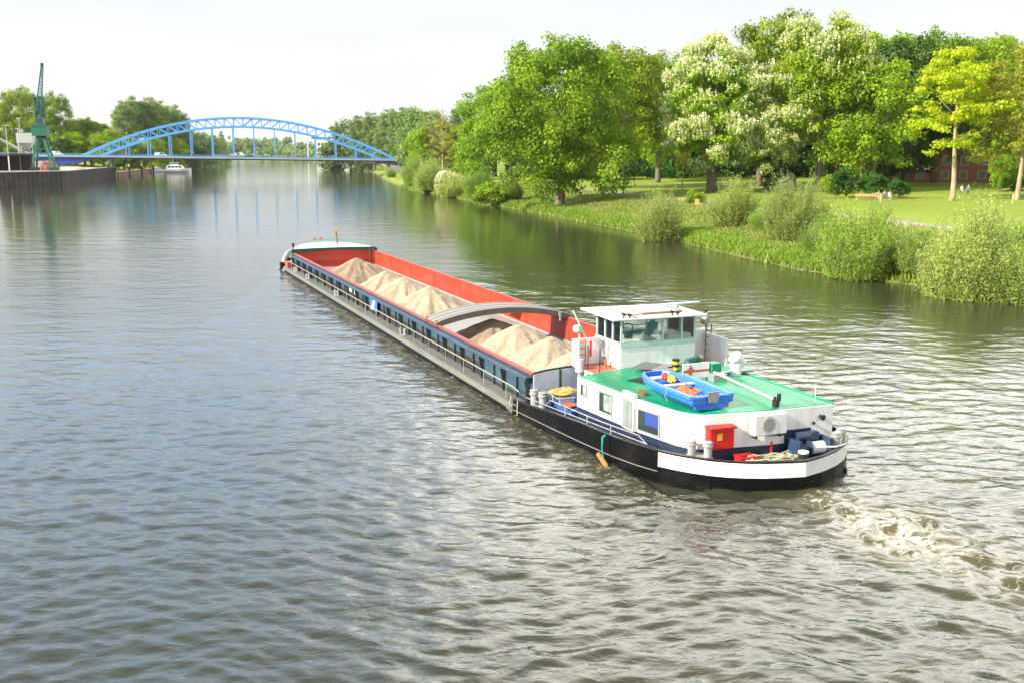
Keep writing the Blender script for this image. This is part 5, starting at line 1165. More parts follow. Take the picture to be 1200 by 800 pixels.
wil('willow', 1196, 346, 290, 1.1, 'small pale willow at the water by the right frame edge')
wil('bushy', 1080, 300, 268, 1.3, 'low green bush between the two biggest near willows')
wil('bushy', 965, 286, 250, 1.2, 'low green bush joining the pale and the green willow')
wil('bushy', 898, 266, 238, 1.2, 'low green bush on the slope between the silvery willows')
wil('willow', 820, 252, 226, 1.3, 'low silvery bush on the slope right of the lone willow')
wil('willowg', 486, 219, 186, .8, 'rounded green bush hanging over the water near the bridge')
wil('willow', 505, 224, 188, 1.3, 'silvery willow bush left of the white flowering shrub')
wil('willowg', 560, 232, 200, 1.0, 'green bush on the shore below the light green tree')
wil('willow', 458, 209, 196, 1.2, 'small pale bush at the foot of the bridge end')
wil('willowg', 600, 238, 208, .8, 'green bush at the left foot of the huge riverside tree')
wil('willow', 532, 229, 205, 1.5, 'pale low bush below the white flowering shrub')
wil('bushy', 580, 238, 214, 1.4, 'small leafy bush on the shore left of the huge riverside tree')
# ---- shore grasses: tufts along the water's edge and on the slope (nobody could count them)
def grasses(name, n, smin, smax, hh, lm, seed, ymin=60, ymax=330, wd=.10, gate=None):
    rs = np.random.RandomState(seed); xs = rs.uniform(-40, 75, n*14); ys = rs.uniform(ymin, ymax, n*14)
    w = np.clip(90/ys, .12, 1)**1.2; keep = rs.rand(len(xs)) < w; xs, ys = xs[keep], ys[keep]
    z, sd = ground_h(xs, ys); ok = (sd > smin) & (sd < smax) & (xs/ys < .62)
    if gate is not None: ok &= gate(xs, ys, rs)
    xs, ys, z = xs[ok][:n], ys[ok][:n], z[ok][:n]; m = len(xs)
    tall = hh*(.6+.5*rough_noise(xs*8, ys*8)+rs.uniform(0, .6, m)); tall = np.maximum(tall, .12); a = rs.uniform(0, 2*PI, m); w_ = wd*(1+ys/120)
    px_, py_ = np.cos(a)*w_, np.sin(a)*w_; ln = rs.normal(size=(m, 2))*.25*tall[:, None]
    v0 = np.stack([xs-px_, ys-py_, z-.05], 1); v1 = np.stack([xs+px_, ys+py_, z-.05], 1); v2 = np.stack([xs+ln[:, 0]+px_*.25, ys+ln[:, 1]+py_*.25, z+tall], 1); v3 = np.stack([xs+ln[:, 0]-px_*.25, ys+ln[:, 1]-py_*.25, z+tall*.95], 1)
    q = np.stack([v0, v1, v2, v3], 1).reshape(-1, 3).astype(np.float32); me = bpy.data.meshes.new(name)
    me.vertices.add(4*m); me.vertices.foreach_set('co', q.ravel()); me.loops.add(4*m); me.loops.foreach_set('vertex_index', np.arange(4*m, dtype=np.int32))
    me.polygons.add(m); me.polygons.foreach_set('loop_start', (np.arange(m)*4).astype(np.int32)); me.polygons.foreach_set('loop_total', np.full(m, 4, np.int32)); me.update(calc_edges=True)
    at = me.attributes.new('tint', 'FLOAT', 'FACE'); at.data.foreach_set('value', np.clip(.45+.35*rough_noise(xs*5, ys*5)+rs.normal(0, .2, m), 0, 1).astype(np.float32))
    return tag(link_mesh(name, me, None, [LM[lm]]), kind='stuff')
grasses('shore_grass', 110000, .0, 4.2, .40, 'grass', 41, wd=.055)
grasses('bank_grass', 110000, 3.5, 16, .26, 'grass', 42, wd=.055)
grasses('dry_grass', 60000, 4, 21, .38, 'dry', 43, wd=.055, gate=lambda x, y, rs: (rough_noise(x*4, y*4)+rs.uniform(-.3, .3, len(x))) > .05)
grasses('reeds', 9000, -.5, 1.6, .9, 'grass', 44, gate=lambda x, y, rs: (rough_noise(x*6, y*6)) > .1, wd=.06)
# ------------------------------------------------------------------ the blue arch bridge
BA = Vector((-197, 446, 0)); BB = Vector((-54, 479, 0)); BD = (BB-BA); BLEN = BD.length; BD.normalize(); BNn = Vector((-BD.y, BD.x, 0)); BTH = math.atan2(BD.y, BD.x)
ZL, ZR = 9.3, 7.4
def dz(s): return ZL+(ZR-ZL)*s/BLEN
def build_bridge():
    b = empty('arch_bridge', (BA.x, BA.y, 0), BTH, 'blue steel truss arch road bridge spanning the river in the distance', 'bridge')
    W = 9.5; A0, A1 = 12.0, BLEN+.5      # arch from s=A0 to s=A1
    k = MB(); k.add([(s, y, dz(s)+z) for s in (-60, BLEN+55) for (y, z) in ((-1.2, -.15), (W+1.2, -.15), (W+1.2, .12), (-1.2, .12))], [(0, 1, 2, 3), (7, 6, 5, 4), (0, 4, 5, 1), (1, 5, 6, 2), (2, 6, 7, 3), (3, 7, 4, 0)]); k.build('deck', M['concrete'], b)
    k = MB()
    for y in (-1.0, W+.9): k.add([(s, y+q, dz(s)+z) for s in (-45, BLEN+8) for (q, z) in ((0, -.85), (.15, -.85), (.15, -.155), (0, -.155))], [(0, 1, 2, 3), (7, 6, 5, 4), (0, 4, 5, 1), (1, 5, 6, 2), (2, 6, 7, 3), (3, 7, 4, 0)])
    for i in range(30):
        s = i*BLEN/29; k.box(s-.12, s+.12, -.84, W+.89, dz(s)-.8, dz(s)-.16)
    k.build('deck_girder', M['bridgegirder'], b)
    k = MB(); k.add([(s, y, dz(s)+z) for s in (-60, BLEN+55) for (y, z) in ((.6, .125), (W-.6, .125), (W-.6, .15), (.6, .15))], [(0, 1, 2, 3), (7, 6, 5, 4), (0, 4, 5, 1), (1, 5, 6, 2), (2, 6, 7, 3), (3, 7, 4, 0)]); k.build('roadway', M['asphalt'], b)
    k = MB()
    for y in (-1.21,): k.add([(s, y-q, dz(s)+z) for s in (-60, BLEN+8) for (q, z) in ((0, -.30), (.12, -.30), (.12, .10), (0, .10))], [(0, 1, 2, 3), (7, 6, 5, 4), (0, 4, 5, 1), (1, 5, 6, 2), (2, 6, 7, 3), (3, 7, 4, 0)])
    k.build('fascia', M['concrete'], b)
    NP = 15; L = A1-A0
    def top(t): return 17.2*(1-(2*t-1)**2)+.4
    def low(t):
        tt = (t-.055)/.89; return (13.4*(1-(2*tt-1)**2)+.4) if 0 <= tt <= 1 else -1.0
    for y in (0.0, W):
        k = MB(); n = 60
        pt = [(A0+L*i/n, y, dz(A0+L*i/n)+top(i/n)) for i in range(n+1)]
        for p, q in zip(pt, pt[1:]): k.bar(p, q, .62, .72)
        k.build('upper_chord', M['bridge'], b)
        k = MB(); pt = [(A0+L*t, y, dz(A0+L*t)+low(t)) for t in np.linspace(.055, .945, n+1)]
        for p, q in zip(pt, pt[1:]): k.bar(p, q, .62, .72)
        k.build('lower_chord', M['bridge'], b)
        ml = MB(); ts = np.linspace(.055, .945, 31)
        for i, (t0, t1) in enumerate(zip(ts, ts[1:])):
            a = (A0+L*t0, y, dz(A0+L*t0)+low(t0)); bq = (A0+L*t1, y, dz(A0+L*t1)+top(t1)); a2 = (A0+L*t0, y, dz(A0+L*t0)+top(t0)); b2 = (A0+L*t1, y, dz(A0+L*t1)+low(t1))
            ml.bar(a, a2, .28, .28)
            if (i < 15): ml.bar(a2, b2, .32, .34)
            else: ml.bar(a, bq, .32, .34)
        ml.build('arch_lattice', M['bridge'], b)
        for i in range(1, NP):
            t = i/NP; s = A0+L*t
            if low(t) < 1.5: continue
            k = MB(); k.bar((s, y, dz(s)+.0), (s, y, dz(s)+low(t)), .42, .42, up=(1, 0, 0)); k.build('hanger', M['bridge'], b)
        # tie girder at deck level
        k = MB(); yy = y+(-.45 if y == 0 else .3)
        k.add([(s, yy+q, dz(s)+z) for s in (-8, BLEN+3) for (q, z) in ((0, -.1), (.15, -.1), (.15, .55), (0, .55))], [(0, 1, 2, 3), (7, 6, 5, 4), (0, 4, 5, 1), (1, 5, 6, 2), (2, 6, 7, 3), (3, 7, 4, 0)]); k.build('tie_girder', M['bridge'], b)
    k = MB()
    for i in range(3, 28):
        t = ts[i]; s = A0+L*t; k.bar((s, 0, dz(s)+top(t)), (s, W, dz(s)+top(t)), .22, .25)
        if i < 27:
            t2 = ts[i+1]; s2 = A0+L*t2; p, q = ((s, 0), (s2, W)) if i % 2 else ((s, W), (s2, 0)); k.bar((p[0], p[1], dz(p[0])+top((p[0]-A0)/L)), (q[0], q[1], dz(q[0])+top((q[0]-A0)/L)), .16, .18)
    k.build('wind_bracing', M['bridge'], b)
    for y in (-1.1, W+1.05):
        k = MB()
        for z in (.55, .85, 1.2): k.bar((-55, y, dz(-55)+z), (BLEN+50, y, dz(BLEN+50)+z), .07, .09)
        n = 120
        for i in range(n+1): s = -55+(BLEN+105)*i/n; k.bar((s, y, dz(s)+.1), (s, y, dz(s)+1.2), .08, .08, up=(1, 0, 0))
        k.build('railing', mat('railing_paint', (.16, .36, .50), .5) if y < 0 else M['bridge'], b)
    # bearings / raking foot under the left end, piers and abutments
    k = MB(); k.add([(s, y, z) for y in (-.6, W+.6) for (s, z) in ((-7, dz(0)-.9), (16, dz(16)-.9), (9, 6.2), (-2, 4.6))], [(0, 1, 2, 3), (7, 6, 5, 4), (0, 4, 5, 1), (1, 5, 6, 2), (2, 6, 7, 3), (3, 7, 4, 0)]); k.build('raking_foot', mat('deep_blue_paint', (.02, .06, .28), .6), b)
    k = MB(); k.box(-7, 1, -1, W+1, .5, 7.2); k.build('left_abutment', M['concrete'], b)
    for y in (1.5, W-1.5):
        k = MB(); k.tube([(23, y, 1.0), (23, y, dz(23)-.85)], .38, 12); k.build('pier', M['concrete'], b)
    k = MB(); k.add([(s, y, z) for y in (-1, W+1) for (s, z) in ((BLEN-10, dz(BLEN)-.9), (BLEN+4, dz(BLEN)-.9), (BLEN+4, 4.6), (BLEN-2, 5.2))], [(0, 1, 2, 3), (7, 6, 5, 4), (0, 4, 5, 1), (1, 5, 6, 2), (2, 6, 7, 3), (3, 7, 4, 0)]); k.build('bearing_foot', mat('deep_blue_paint2', (.02, .05, .20), .6), b)
    k = MB(); k.box(BLEN-2, BLEN+10, -1, W+1, -1, 5.2); k.build('right_abutment', M['stone'], b)
    return b
build_bridge()
def on_bridge(px, lane):
    # where the sight line of a column crosses a lane of the bridge
    d = ray(px, 178); d = Vector((d.x, d.y)); 
    P0 = BA+BNn*lane; den = d.x*(-BD.y)+d.y*BD.x
    s = (d.y*P0.x-d.x*P0.y)/(d.x*BD.y-d.y*BD.x)
    p = P0+BD*s; return Vector((p.x, p.y, dz(s)+.15)), s
def make_car(name, paint, L=4.4, W=1.75, Hh=1.48, van=False):
    e = empty(name, (0, 0, -500)); x = L/2; k = MB()
    prof = [(-x, .35), (-x, .80), (-x+.15, .92), (-x*.62, .98), (x*.50, .98), (x-.12, .82), (x, .62), (x, .32)] if not van else [(-x, .3), (-x, 1.2), (-x+.05, 1.25), (x*.55, 1.25), (x-.1, .95), (x, .7), (x, .3)]
    def ext(poly, w0, w1, mb): n = len(poly); mb.add([(p[0], -w0 if i >= 0 else 0, p[1]) for i, p in enumerate(poly)]+[(p[0], w1, p[1]) for p in poly], [tuple(range(n)), tuple(reversed(range(n, 2*n)))]+[(i, n+i, n+(i+1) % n, (i+1) % n) for i in range(n)])
    ext(prof, W/2, W/2, k); k.build('body', paint, e, bevel=.06)
    k = MB(); cab = [(-x*.78, .97), (-x*.55, Hh), (x*.10, Hh), (x*.48, .97)] if not van else [(-x*.98, 1.24), (-x*.95, Hh+.45), (x*.35, Hh+.45), (x*.6, 1.24)]
    ext(cab, W/2-.12, W/2-.12, k); k.build('cabin', paint, e, bevel=.05)
    k = MB(); cg = [(-x*.70, 1.02), (-x*.52, Hh-.07), (x*.09, Hh-.07), (x*.42, 1.02)] if not van else [(-x*.1, 1.3), (-x*.1, Hh+.3), (x*.30, Hh+.3), (x*.5, 1.3)]
    ext(cg, W/2-.105, W/2-.105, k); k.build('side_windows', M['glass'], e)
    for sx in (-.62, .62):
        for sy in (-1, 1):
            w = MB(); w.tube([(x*sx, sy*(W/2-.2), .32), (x*sx, sy*(W/2+.01), .32)], .32, 14); wh = w.build('wheel', M['dark'], e)
            w = MB(); w.tube([(x*sx, sy*(W/2+.012), .32), (x*sx, sy*(W/2+.02), .32)], .19, 10); w.build('rim', M['lightgrey'], wh)
    return e
for (px, ln, paint, nm, van, lab, cat) in ((188, 2.2, 'carwhite', 'parked_car', True, 'white van driving on the left half of the blue bridge', 'van'), (135, 2.3, 'cardark', 'parked_car', False, 'dark car on the blue bridge, leftmost of the dark cars', 'car'),
        (228, 2.3, 'cardark', 'car', False, 'dark car on the blue bridge just right of the white van', 'car'), (256, 2.3, 'carsilver', 'car', False, 'grey car on the bridge between the dark car and the red car', 'car'),
        (350, 2.2, 'carred', 'car', False, 'red car driving on the right half of the blue bridge', 'car'), (66, 2.4, 'carwhite', 'car', True, 'pale van on the bridge approach beside the green crane', 'van'), (292, 6.8, 'cardark', 'car', False, 'dark car in the far lane at the middle of the blue bridge', 'car')):
    c = make_car('van' if van else 'car', M[paint], van=van, L=5.2 if van else 4.4); p, s = on_bridge(px, ln); c.location = p; c.rotation_euler = (0, math.atan((ZL-ZR)/BLEN), BTH if ln < 5 else BTH+PI); tag(c, lab, cat, 'vehicles on the bridge')
# ------------------------------------------------------------------ quay, shed, crane, harbour things
def build_quay():
    e = empty('quay_wall', (-157, 312, 0), 0, 'dark steel sheet-pile quay wall on the left bank below the green crane', 'quay wall')
    path = [(-28, -72), (0, 0), (11, 26), (-12, 120), (-17, 142)]
    k = MB(); pts = []
    seg = 0
    for a, c in zip(path, path[1:]):
        n = int(math.hypot(c[0]-a[0], c[1]-a[1])/.9); nx, ny = (c[1]-a[1]), -(c[0]-a[0]); l = math.hypot(nx, ny); nx, ny = nx/l, ny/l
        for i in range(n):
            t = i/n; o_ = .22 if (i//1) % 2 else -.12; pts.append((a[0]+(c[0]-a[0])*t+nx*(o_+.75), a[1]+(c[1]-a[1])*t+ny*(o_+.75)))
    q = list(reversed(pts)); top_ = []
    for p in q:
        yy = p[1]+312; top_.append(4.55 if yy < 446 else 4.55-(yy-446)/18*2.4)
    k.wall(q, -2.0, top_, .35, -1); k.build('sheet_piling', M['quay'], e)
    k = MB(); cp = [(-27.0, -72), (1.0, -.2), (11.9, 25.9), (-11.1, 120)]; k.wall(list(reversed(cp)), 4.56, 4.80, .8, -1); k.build('coping', M['concrete'], e)
    k = MB(); k.prism([(-28, -72), (0, 0), (11, 26), (-12, 120), (-27, 118), (-6, 26), (-17, 0), (-46, -66)], 4.50, 4.56); k.build('apron', M['concrete'], e)
    k = MB()
    for y in range(-60, 118, 12):
        x = (.40*y if y < 26 else 10.4-.245*(y-26))+1.35; k.tube([(x, y, -.5), (x, y, 4.2)], .09, 6)
    k.build('fender_pile', M['rib'], e)
    return e
build_quay()
k = MB(); k.wall([(-216.5, 640), (-175.5, 462)], -1.5, 2.1, .5, -1); o = k.build('low_quay_wall', mat('rusty_brown_piling', (.13, .06, .045), .8, var=.3, scale=.4), None); tag(o, 'low rust-brown piling wall between the dark quay and the white motor yacht', 'quay wall')
k = MB(); k.wall([(-216.3, 640), (-175.3, 462)], 2.102, 2.3, .9, -1); o.name = 'low_quay_wall'; k.build('coping', M['concrete'], o)
for i, (px, D) in enumerate(((146, 480), (161, 505), (175, 545))):
    x, y = at_px(px, D); x += 2.2; e = empty('mooring_dolphin', (x, y, 0), 0, ['black mooring pile with yellow top nearest the dark quay', 'middle one of three black mooring piles with yellow tops', 'yellow-topped mooring pile nearest the white motor yacht'][i], 'mooring pile', 'yellow-topped mooring piles')
    k = MB(); k.tube([(0, 0, -2), (0, 0, 4.4)], .42, 12); k.build('pile', M['blackm'], e); k = MB(); k.tube([(0, 0, 4.41), (0, 0, 5.5)], .50, 12); k.build('pile_cap', M['yellow'], e)
def build_crane():
    x, y = at_px(51.5, 352)
    e = empty('harbour_crane', (x, y, 4.6), R(12), 'tall green harbour crane with steep jib standing on the left quay', 'crane')
    k = MB()
    for (a, c) in ((-2.9, -3), (3.2, -3), (-2.9, 3), (3.2, 3)): k.box(a-.9, a+.9, c-.45, c+.45, .05, 1.0)
    k.build('bogie', M['cranedark'], e)
    for (a, c, b_) in ((-2.9, -3, -1.1), (3.2, -3, 1.1), (-2.9, 3, -1.1), (3.2, 3, 1.1)):
        k = MB(); k.bar((a, c, .9), (b_, c*.45, 10.4), .95, .95, up=(0, 1, 0)) if False else k.tube([(a, c, .9), (a*.8, c*.85, 4.5), (b_, c*.5, 10.4)], [.42, .45, .6], 4); k.build('leg', M['crane'], e)
    k = MB(); k.tube([(-2.9, -2.7, 4.2), (-2.9, 2.7, 4.2)], .2, 6); k.tube([(2.9, -2.7, 4.2), (2.9, 2.7, 4.2)], .2, 6); k.tube([(-2.2, -2.3, 7.2), (2.2, -2.3, 7.2)], .2, 6); k.build('portal_tie', M['crane'], e)
    k = MB(); k.lathe([(2.0, 10.2), (2.0, 10.9), (1.5, 11.0), (1.5, 11.5)], 20); k.build('slewing_ring', M['cranedark'], e)
    k = MB(); k.box(-2.4, 2.2, -2.6, 2.6, 11.5, 14.6); k.box(-2.55, 2.35, -2.75, 2.75, 14.6, 14.8); hs = k.build('machinery_house', M['crane'], e, bevel=.08)
    k = MB(); k.box(-1.1, 1.3, -2.1, 1.0, 14.8, 17.6); cb = k.build('driver_cab', M['crane'], e, bevel=.06)
    k = MB(); k.box(-.8, 1.0, -2.14, -2.105, 15.7, 17.1); k.box(1.305, 1.33, -1.7, .7, 15.7, 17.1); k.build('cab_window', M['glass'], cb)
    # A-frame tower and counterweight
    k = MB()
    for (a, c) in ((-1.2, -1.0), (1.2, -1.0), (-1.2, 1.4), (1.2, 1.4)): k.bar((a, c, 14.8), (a*.95, c*.8, 24.0), .36, .36)
    for z in (17.7, 19.8, 21.9, 24.0):
        k.bar((-1.15, -.9, z), (1.15, -.9, z), .25, .25); k.bar((-1.15, 1.2, z), (1.15, 1.2, z), .25, .25); k.bar((-1.15, -.9, z), (-1.15, 1.2, z), .25, .25); k.bar((1.15, -.9, z), (1.15, 1.2, z), .25, .25)
    for z in (17.7, 19.8, 21.9): k.bar((-1.15, -.9, z), (1.15, -.9, z+2.1), .18, .18); k.bar((1.15, -.9, z), (1.15, 1.2, z+2.1), .18, .18)
    k.build('tower_frame', M['cranedark'], e)
    k = MB(); k.box(-1.3, 1.3, .9, 2.2, 18.6, 21.6); k.build('counterweight', M['cranedark'], e)
    k = MB(); k.box(-1.9, 1.9, -1.3, 1.6, 24.0, 24.3); k.box(-1.7, -1.2, -.6, .6, 24.3, 25.2); k.build('tower_platform', M['crane'], e)
    # jib: slim lattice rising steeply
    k = MB(); B = Vector((0, -1.6, 18.5)); Tt = Vector((2.6, -2.6, 34.2)); N_ = 13
    def cs(t, sx, sy): p = B.lerp(Tt, t); w = .9*(1-t)+.3*t; return p+Vector((sx*w, sy*w*.9, 0))
    for sx, sy in ((-1, -1), (1, -1), (1, 1), (-1, 1)):
        k.bar(cs(0, sx, sy), cs(1, sx, sy), .17, .17)
    for i in range(N_):
        t0, t1 = i/N_, (i+1)/N_
        for (p, q) in (((-1, -1), (1, -1)), ((1, -1), (1, 1)), ((1, 1), (-1, 1)), ((-1, 1), (-1, -1))):
            k.bar(cs(t0, *p), cs(t1, *q), .10, .10); k.bar(cs(t1, *p), cs(t1, *q), .10, .10)
    jb = k.build('jib', M['crane'], e)
    k = MB(); k.tube([(2.2, -2.6, 34.6), (3.0, -2.6, 34.6)], .6, 16); k.build('jib_sheave', M['cranedark'], jb)
    k = MB(); k.tube([(0, 0, 24.3), (2.5, -2.5, 34.2)], .05, 5); k.tube([(.5, 0, 24.3), (2.7, -2.5, 34.2)], .05, 5); k.tube([(2.6, -3.4, 34.4), (.1, -3.9, 7.0)], .05, 5); k.build('hoist_cable', M['blackm'], e)
    k = MB(); k.box(-.35, .55, -4.2, -3.6, 6.0, 7.0); k.tube([(.1, -3.9, 6.0), (.1, -3.9, 5.3)], .12, 6); k.build('hook_block', M['cranedark'], e)
    return e
build_crane()
# grey hopper on stilts left of the crane
x, y = at_px(33.5, 360); e = empty('loading_hopper', (x, y, 4.6), R(10), 'grey loading hopper on a steel frame left of the green crane', 'hopper')
k = MB(); k.box(-2.6, 2.6, -2, 2, 9.3, 12.6); k.add([(-2.6, -2, 9.3), (2.6, -2, 9.3), (2.6, 2, 9.3), (-2.6, 2, 9.3), (-.6, -.5, 7), (.6, -.5, 7), (.6, .5, 7), (-.6, .5, 7)], [(0, 1, 5, 4), (1, 2, 6, 5), (2, 3, 7, 6), (3, 0, 4, 7), (4, 5, 6, 7)]); k.build('bin', M['lightgrey'], e)
k = MB()
for a in (-2.3, 2.3):
    for c in (-1.8, 1.8): k.bar((a, c, 0), (a, c, 9.3), .22, .22)
for c in (-1.8, 1.8): k.bar((-2.3, c, 1), (2.3, c, 5), .14, .14); k.bar((2.3, c, 5), (-2.3, c, 9), .14, .14); k.bar((-2.3, c, 5), (2.3, c, 5), .14, .14)
k.build('stilt_frame', M['lightgrey'], e)
k = MB(); k.bar((-14, 0, 14), (3, -1.5, 4.5), .3, .3); k.bar((-14, .6, 13.2), (3, -.9, 3.8), .12, .12); k.build('conveyor', M['lightgrey'], e)
# shed at the left
x, y = at_px(2, 350); e = empty('dockside_shed', (x-6, y, 4.6), R(-8), 'low open dockside shed with dark flat roof at the left edge', 'shed')
k = MB(); k.box(-16, 13, -5, 9, 5.0, 5.7); k.build('roof', M['shedroof'], e)
k = MB(); k.box(-16, 13, 8.4, 8.8, 0, 5.0); k.box(-16, 3.5, -.2, .0, 0, 5.0); k.build('wall', M['rooftile'], e)
k = MB(); k.box(3.8, 8.0, -4.2, -4.0, .3, 4.2); k.build('door', M['concrete'], e); k = MB(); k.box(4.3, 5.3, -4.24, -4.205, .4, 3.9); k.build('window', M['teal'], e)
for a in (-15.5, -9, -3, 3, 8.2, 12.5): k = MB(); k.box(a-.15, a+.15, -4.8, -4.5, 0, 5.0); k.build('post', M['lightgrey'], e)
o = lumpy(0, 0, 0, 4.0, 3.0, 3.2, 12, 22, .12).build('gravel_heap', mat('reddish_gravel', (.30, .14, .09), .9, var=.4, scale=3), None, smooth=True); o.location = (at_px(56, 366)[0], 366, 4.55); tag(o, 'reddish gravel heap lying under the legs of the green crane', 'gravel heap')
o = lumpy(0, 0, 0, 5.5, 3.0, .8, 14, 22, .15).build('gravel_heap', M['stone'], None, smooth=True); o.location = (at_px(88, 400)[0]-1, 400, 4.5); tag(o, 'low pale gravel heap on the quay right of the green crane', 'gravel heap')
# quayside lamp masts
for i, (px, D, h_, lab) in enumerate(((11, 352, 15, 'thin pale lamp mast leftmost above the dockside shed'), (24.5, 356, 14, 'thin pale lamp mast right of the first one above the shed'), (27, 372, 18, 'tallest thin pale mast beside the grey hopper'), (0.5, 360, 16, 'thin pale mast at the very left edge'))):
    x, y = at_px(px, D); e = empty('lamp_mast', (x, y, 4.5), 0, lab, 'mast', 'pale lamp masts on the left quay')
    k = MB(); k.tube([(0, 0, 0), (0, 0, h_)], [.16, .08], 8); k.build('pole', M['lightgrey'], e); k = MB(); k.box(-.9, .9, -.12, .12, h_, h_+.15); k.build('lamp_head', M['lightgrey'], e)
x, y = at_px(-10, 640); e = empty('white_building', (x, y, 4), R(-10), 'pale building with flat roof half hidden behind trees at the left edge', 'building')
k = MB(); k.box(-16, 10, -6, 6, 0, 31); k.build('wall', M['render'], e); k = MB(); k.box(-16.4, 10.4, -6.4, 6.4, 31, 31.6); k.build('roof', M['rooftile'], e)
for i in range(6):
    for j in range(5): k = MB(); k.box(-14.5+i*3.8, -12.5+i*3.8, -6.05, -6.005, 9+j*4, 10.8+j*4); k.build('window', M['glass'], e)
# yacht and small boat
def build_yacht(px, D, L, label, name='motor_yacht', rz=0.0):
    x, y = at_px(px, D); e = empty(name, (x, y, 0), rz, label, 'boat'); s = L/12
    k = MB(); n = 12; vs = []; 
    for i in range(n+1):
        t = i/n; xx = (-6+12*t)*s; w = (1.9*min(1, (1-t)*2.4)**.55+.02)*s; zt = (1.5+.9*t*t)*s; vs += [(xx, -w, zt), (xx, -w*.82, -.4), (xx, w*.82, -.4), (xx, w, zt)]
    fs = [(i*4+j, i*4+j+1, i*4+5+j, i*4+4+j) for i in range(n) for j in range(3)]+[(i*4+3, i*4, i*4+4, i*4+7) for i in range(n)]+[(0, 3, 2, 1), (n*4, n*4+1, n*4+2, n*4+3)]
    k.add(vs, fs); k.build('hull', M['white'], e, smooth=False)
    k = MB(); k.box(-5.6*s, 5*s, -1.86*s, -1.82*s, .35*s, .75*s); k.build('waterline_band', M['blackm'], e)
    k = MB(); k.add([(a*s, c*s, z*s) for c in (-1.4, 1.4) for (a, z) in ((-4.6, 1.55), (3.2, 1.9), (2.0, 3.5), (-4.2, 3.5))], [(0, 1, 2, 3), (7, 6, 5, 4), (0, 4, 5, 1), (1, 5, 6, 2), (2, 6, 7, 3), (3, 7, 4, 0)]); cb = k.build('deckhouse', M['white'], e)
    k = MB()
    for a in (-3.8, -2.3, -.8, .7): k.box(a*s, (a+1.1)*s, -1.43*s, -1.405*s, 2.4*s, 3.1*s)
    k.build('window', M['glass'], cb)
    k = MB(); k.box(-3.2*s, .6*s, -1.2*s, 1.2*s, 4.6*s, 4.75*s); k.box(-2.6*s, .2*s, -1.05*s, 1.05*s, 3.52*s, 4.0*s)
    for a in (-3, .4):
        for c in (-1.1, 1.1): k.bar((a*s, c*s, 3.5*s), (a*s, c*s, 4.6*s), .1*s, .1*s)
    k.build('flybridge', M['white'], cb)
    k = MB(); k.tube([(-1.6*s, 0, 4.75*s), (-1.9*s, 0, 6.2*s)], .07*s, 6); k.build('mast', M['lightgrey'], e)
    k = MB()
    for i in range(7): a = -5.5+i*1.75; k.tube([(a*s, -1.8*s*(1 if a < 2 else .6), 1.6*s), (a*s, -1.8*s*(1 if a < 2 else .6), 2.4*s)], .03*s, 4)
    k.tube([(-5.5*s, -1.8*s, 2.4*s), (2*s, -1.8*s, 2.45*s), (5*s, -1.0*s, 2.7*s)], .035*s, 4); k.build('deck_rail', M['lightgrey'], e)
    return e
build_yacht(208, 560, 14.5, 'white motor yacht moored at the left bank under the blue bridge', rz=R(12))
build_yacht(186, 590, 8.0, 'small white boat moored left of the white motor yacht', 'small_boat', R(30))
# far pale buildings and masts beyond the bridge
x, y = at_px(380, 1500); e = empty('pale_building', (x, y, 6), 0, 'pale building with dark roof above the far trees beyond the bridge', 'building')
k = MB(); k.box(-9, 9, -6, 6, 0, 26); k.build('wall', M['render'], e); k = MB(); k.box(-16, 16, -7, 7, 26, 28); k.build('roof', M['rooftile'], e)
for i in range(3): k = MB(); k.box(-7+i*5, -4+i*5, -6.08, -6.01, 16, 20); k.build('window', M['glass'], e)
x, y = at_px(362, 1500); k = MB(); k.tube([(0, 0, 0), (0, 0, 42)], [1.2, .6], 8); k.box(-5, 5, -.4, .4, 36, 37); o = k.build('power_mast', M['lightgrey'], None); o.location = (x, y, 5); tag(o, 'thin mast rising from the far trees beyond the bridge', 'mast')
# ------------------------------------------------------------------ brick building in the park
def build_brick():
    x, y = at_px(1140, 222); z = gz(x, y); e = empty('brick_building', (x, y, z-.3), R(3), 'long low red brick building behind the trees at the right', 'building')
    w = MB(); w.box(-26, 34, 0, 12, 0, 7.2); w.build('wall', M['brick'], e)
    k = MB(); k.add([(-26.6, -.6, 7.2), (34.6, -.6, 7.2), (34.6, 12.6, 7.2), (-26.6, 12.6, 7.2), (-26.6, 6, 11.5), (34.6, 6, 11.5)], [(0, 3, 2, 1), (0, 1, 5, 4), (2, 3, 4, 5), (0, 4, 3), (1, 2, 5)]); k.build('roof', M['rooftile'], e)
    for i, a in enumerate((-23, -19, -15, -11.5, -6, -2, 2, 6.5, 10.5, 15, 19, 23, 27, 31)):
        pane_window(e, (a, -.005, 4.9), 1.7, 1.9, ((1, 0, 0), (0, -1, 0)), M['white'], M['glass'], .08)
        pane_window(e, (a, -.005, 1.9), 1.7, 1.7, ((1, 0, 0), (0, -1, 0)), M['white'], M['glass'], .08)
    for a in (-8.5, 4.4, 12.8): k = MB(); k.box(a-.8, a+.8, -.08, -.004, .1, 2.6); k.build('door', M['rooftile'], e)
    k = MB(); k.box(-13.5, -9.5, -1.6, -.01, 3.0, 3.15); k.box(-13.5, -9.5, -1.6, -1.5, 3.16, 4.1); k.build('balcony', M['white'], e)
    return e
build_brick()
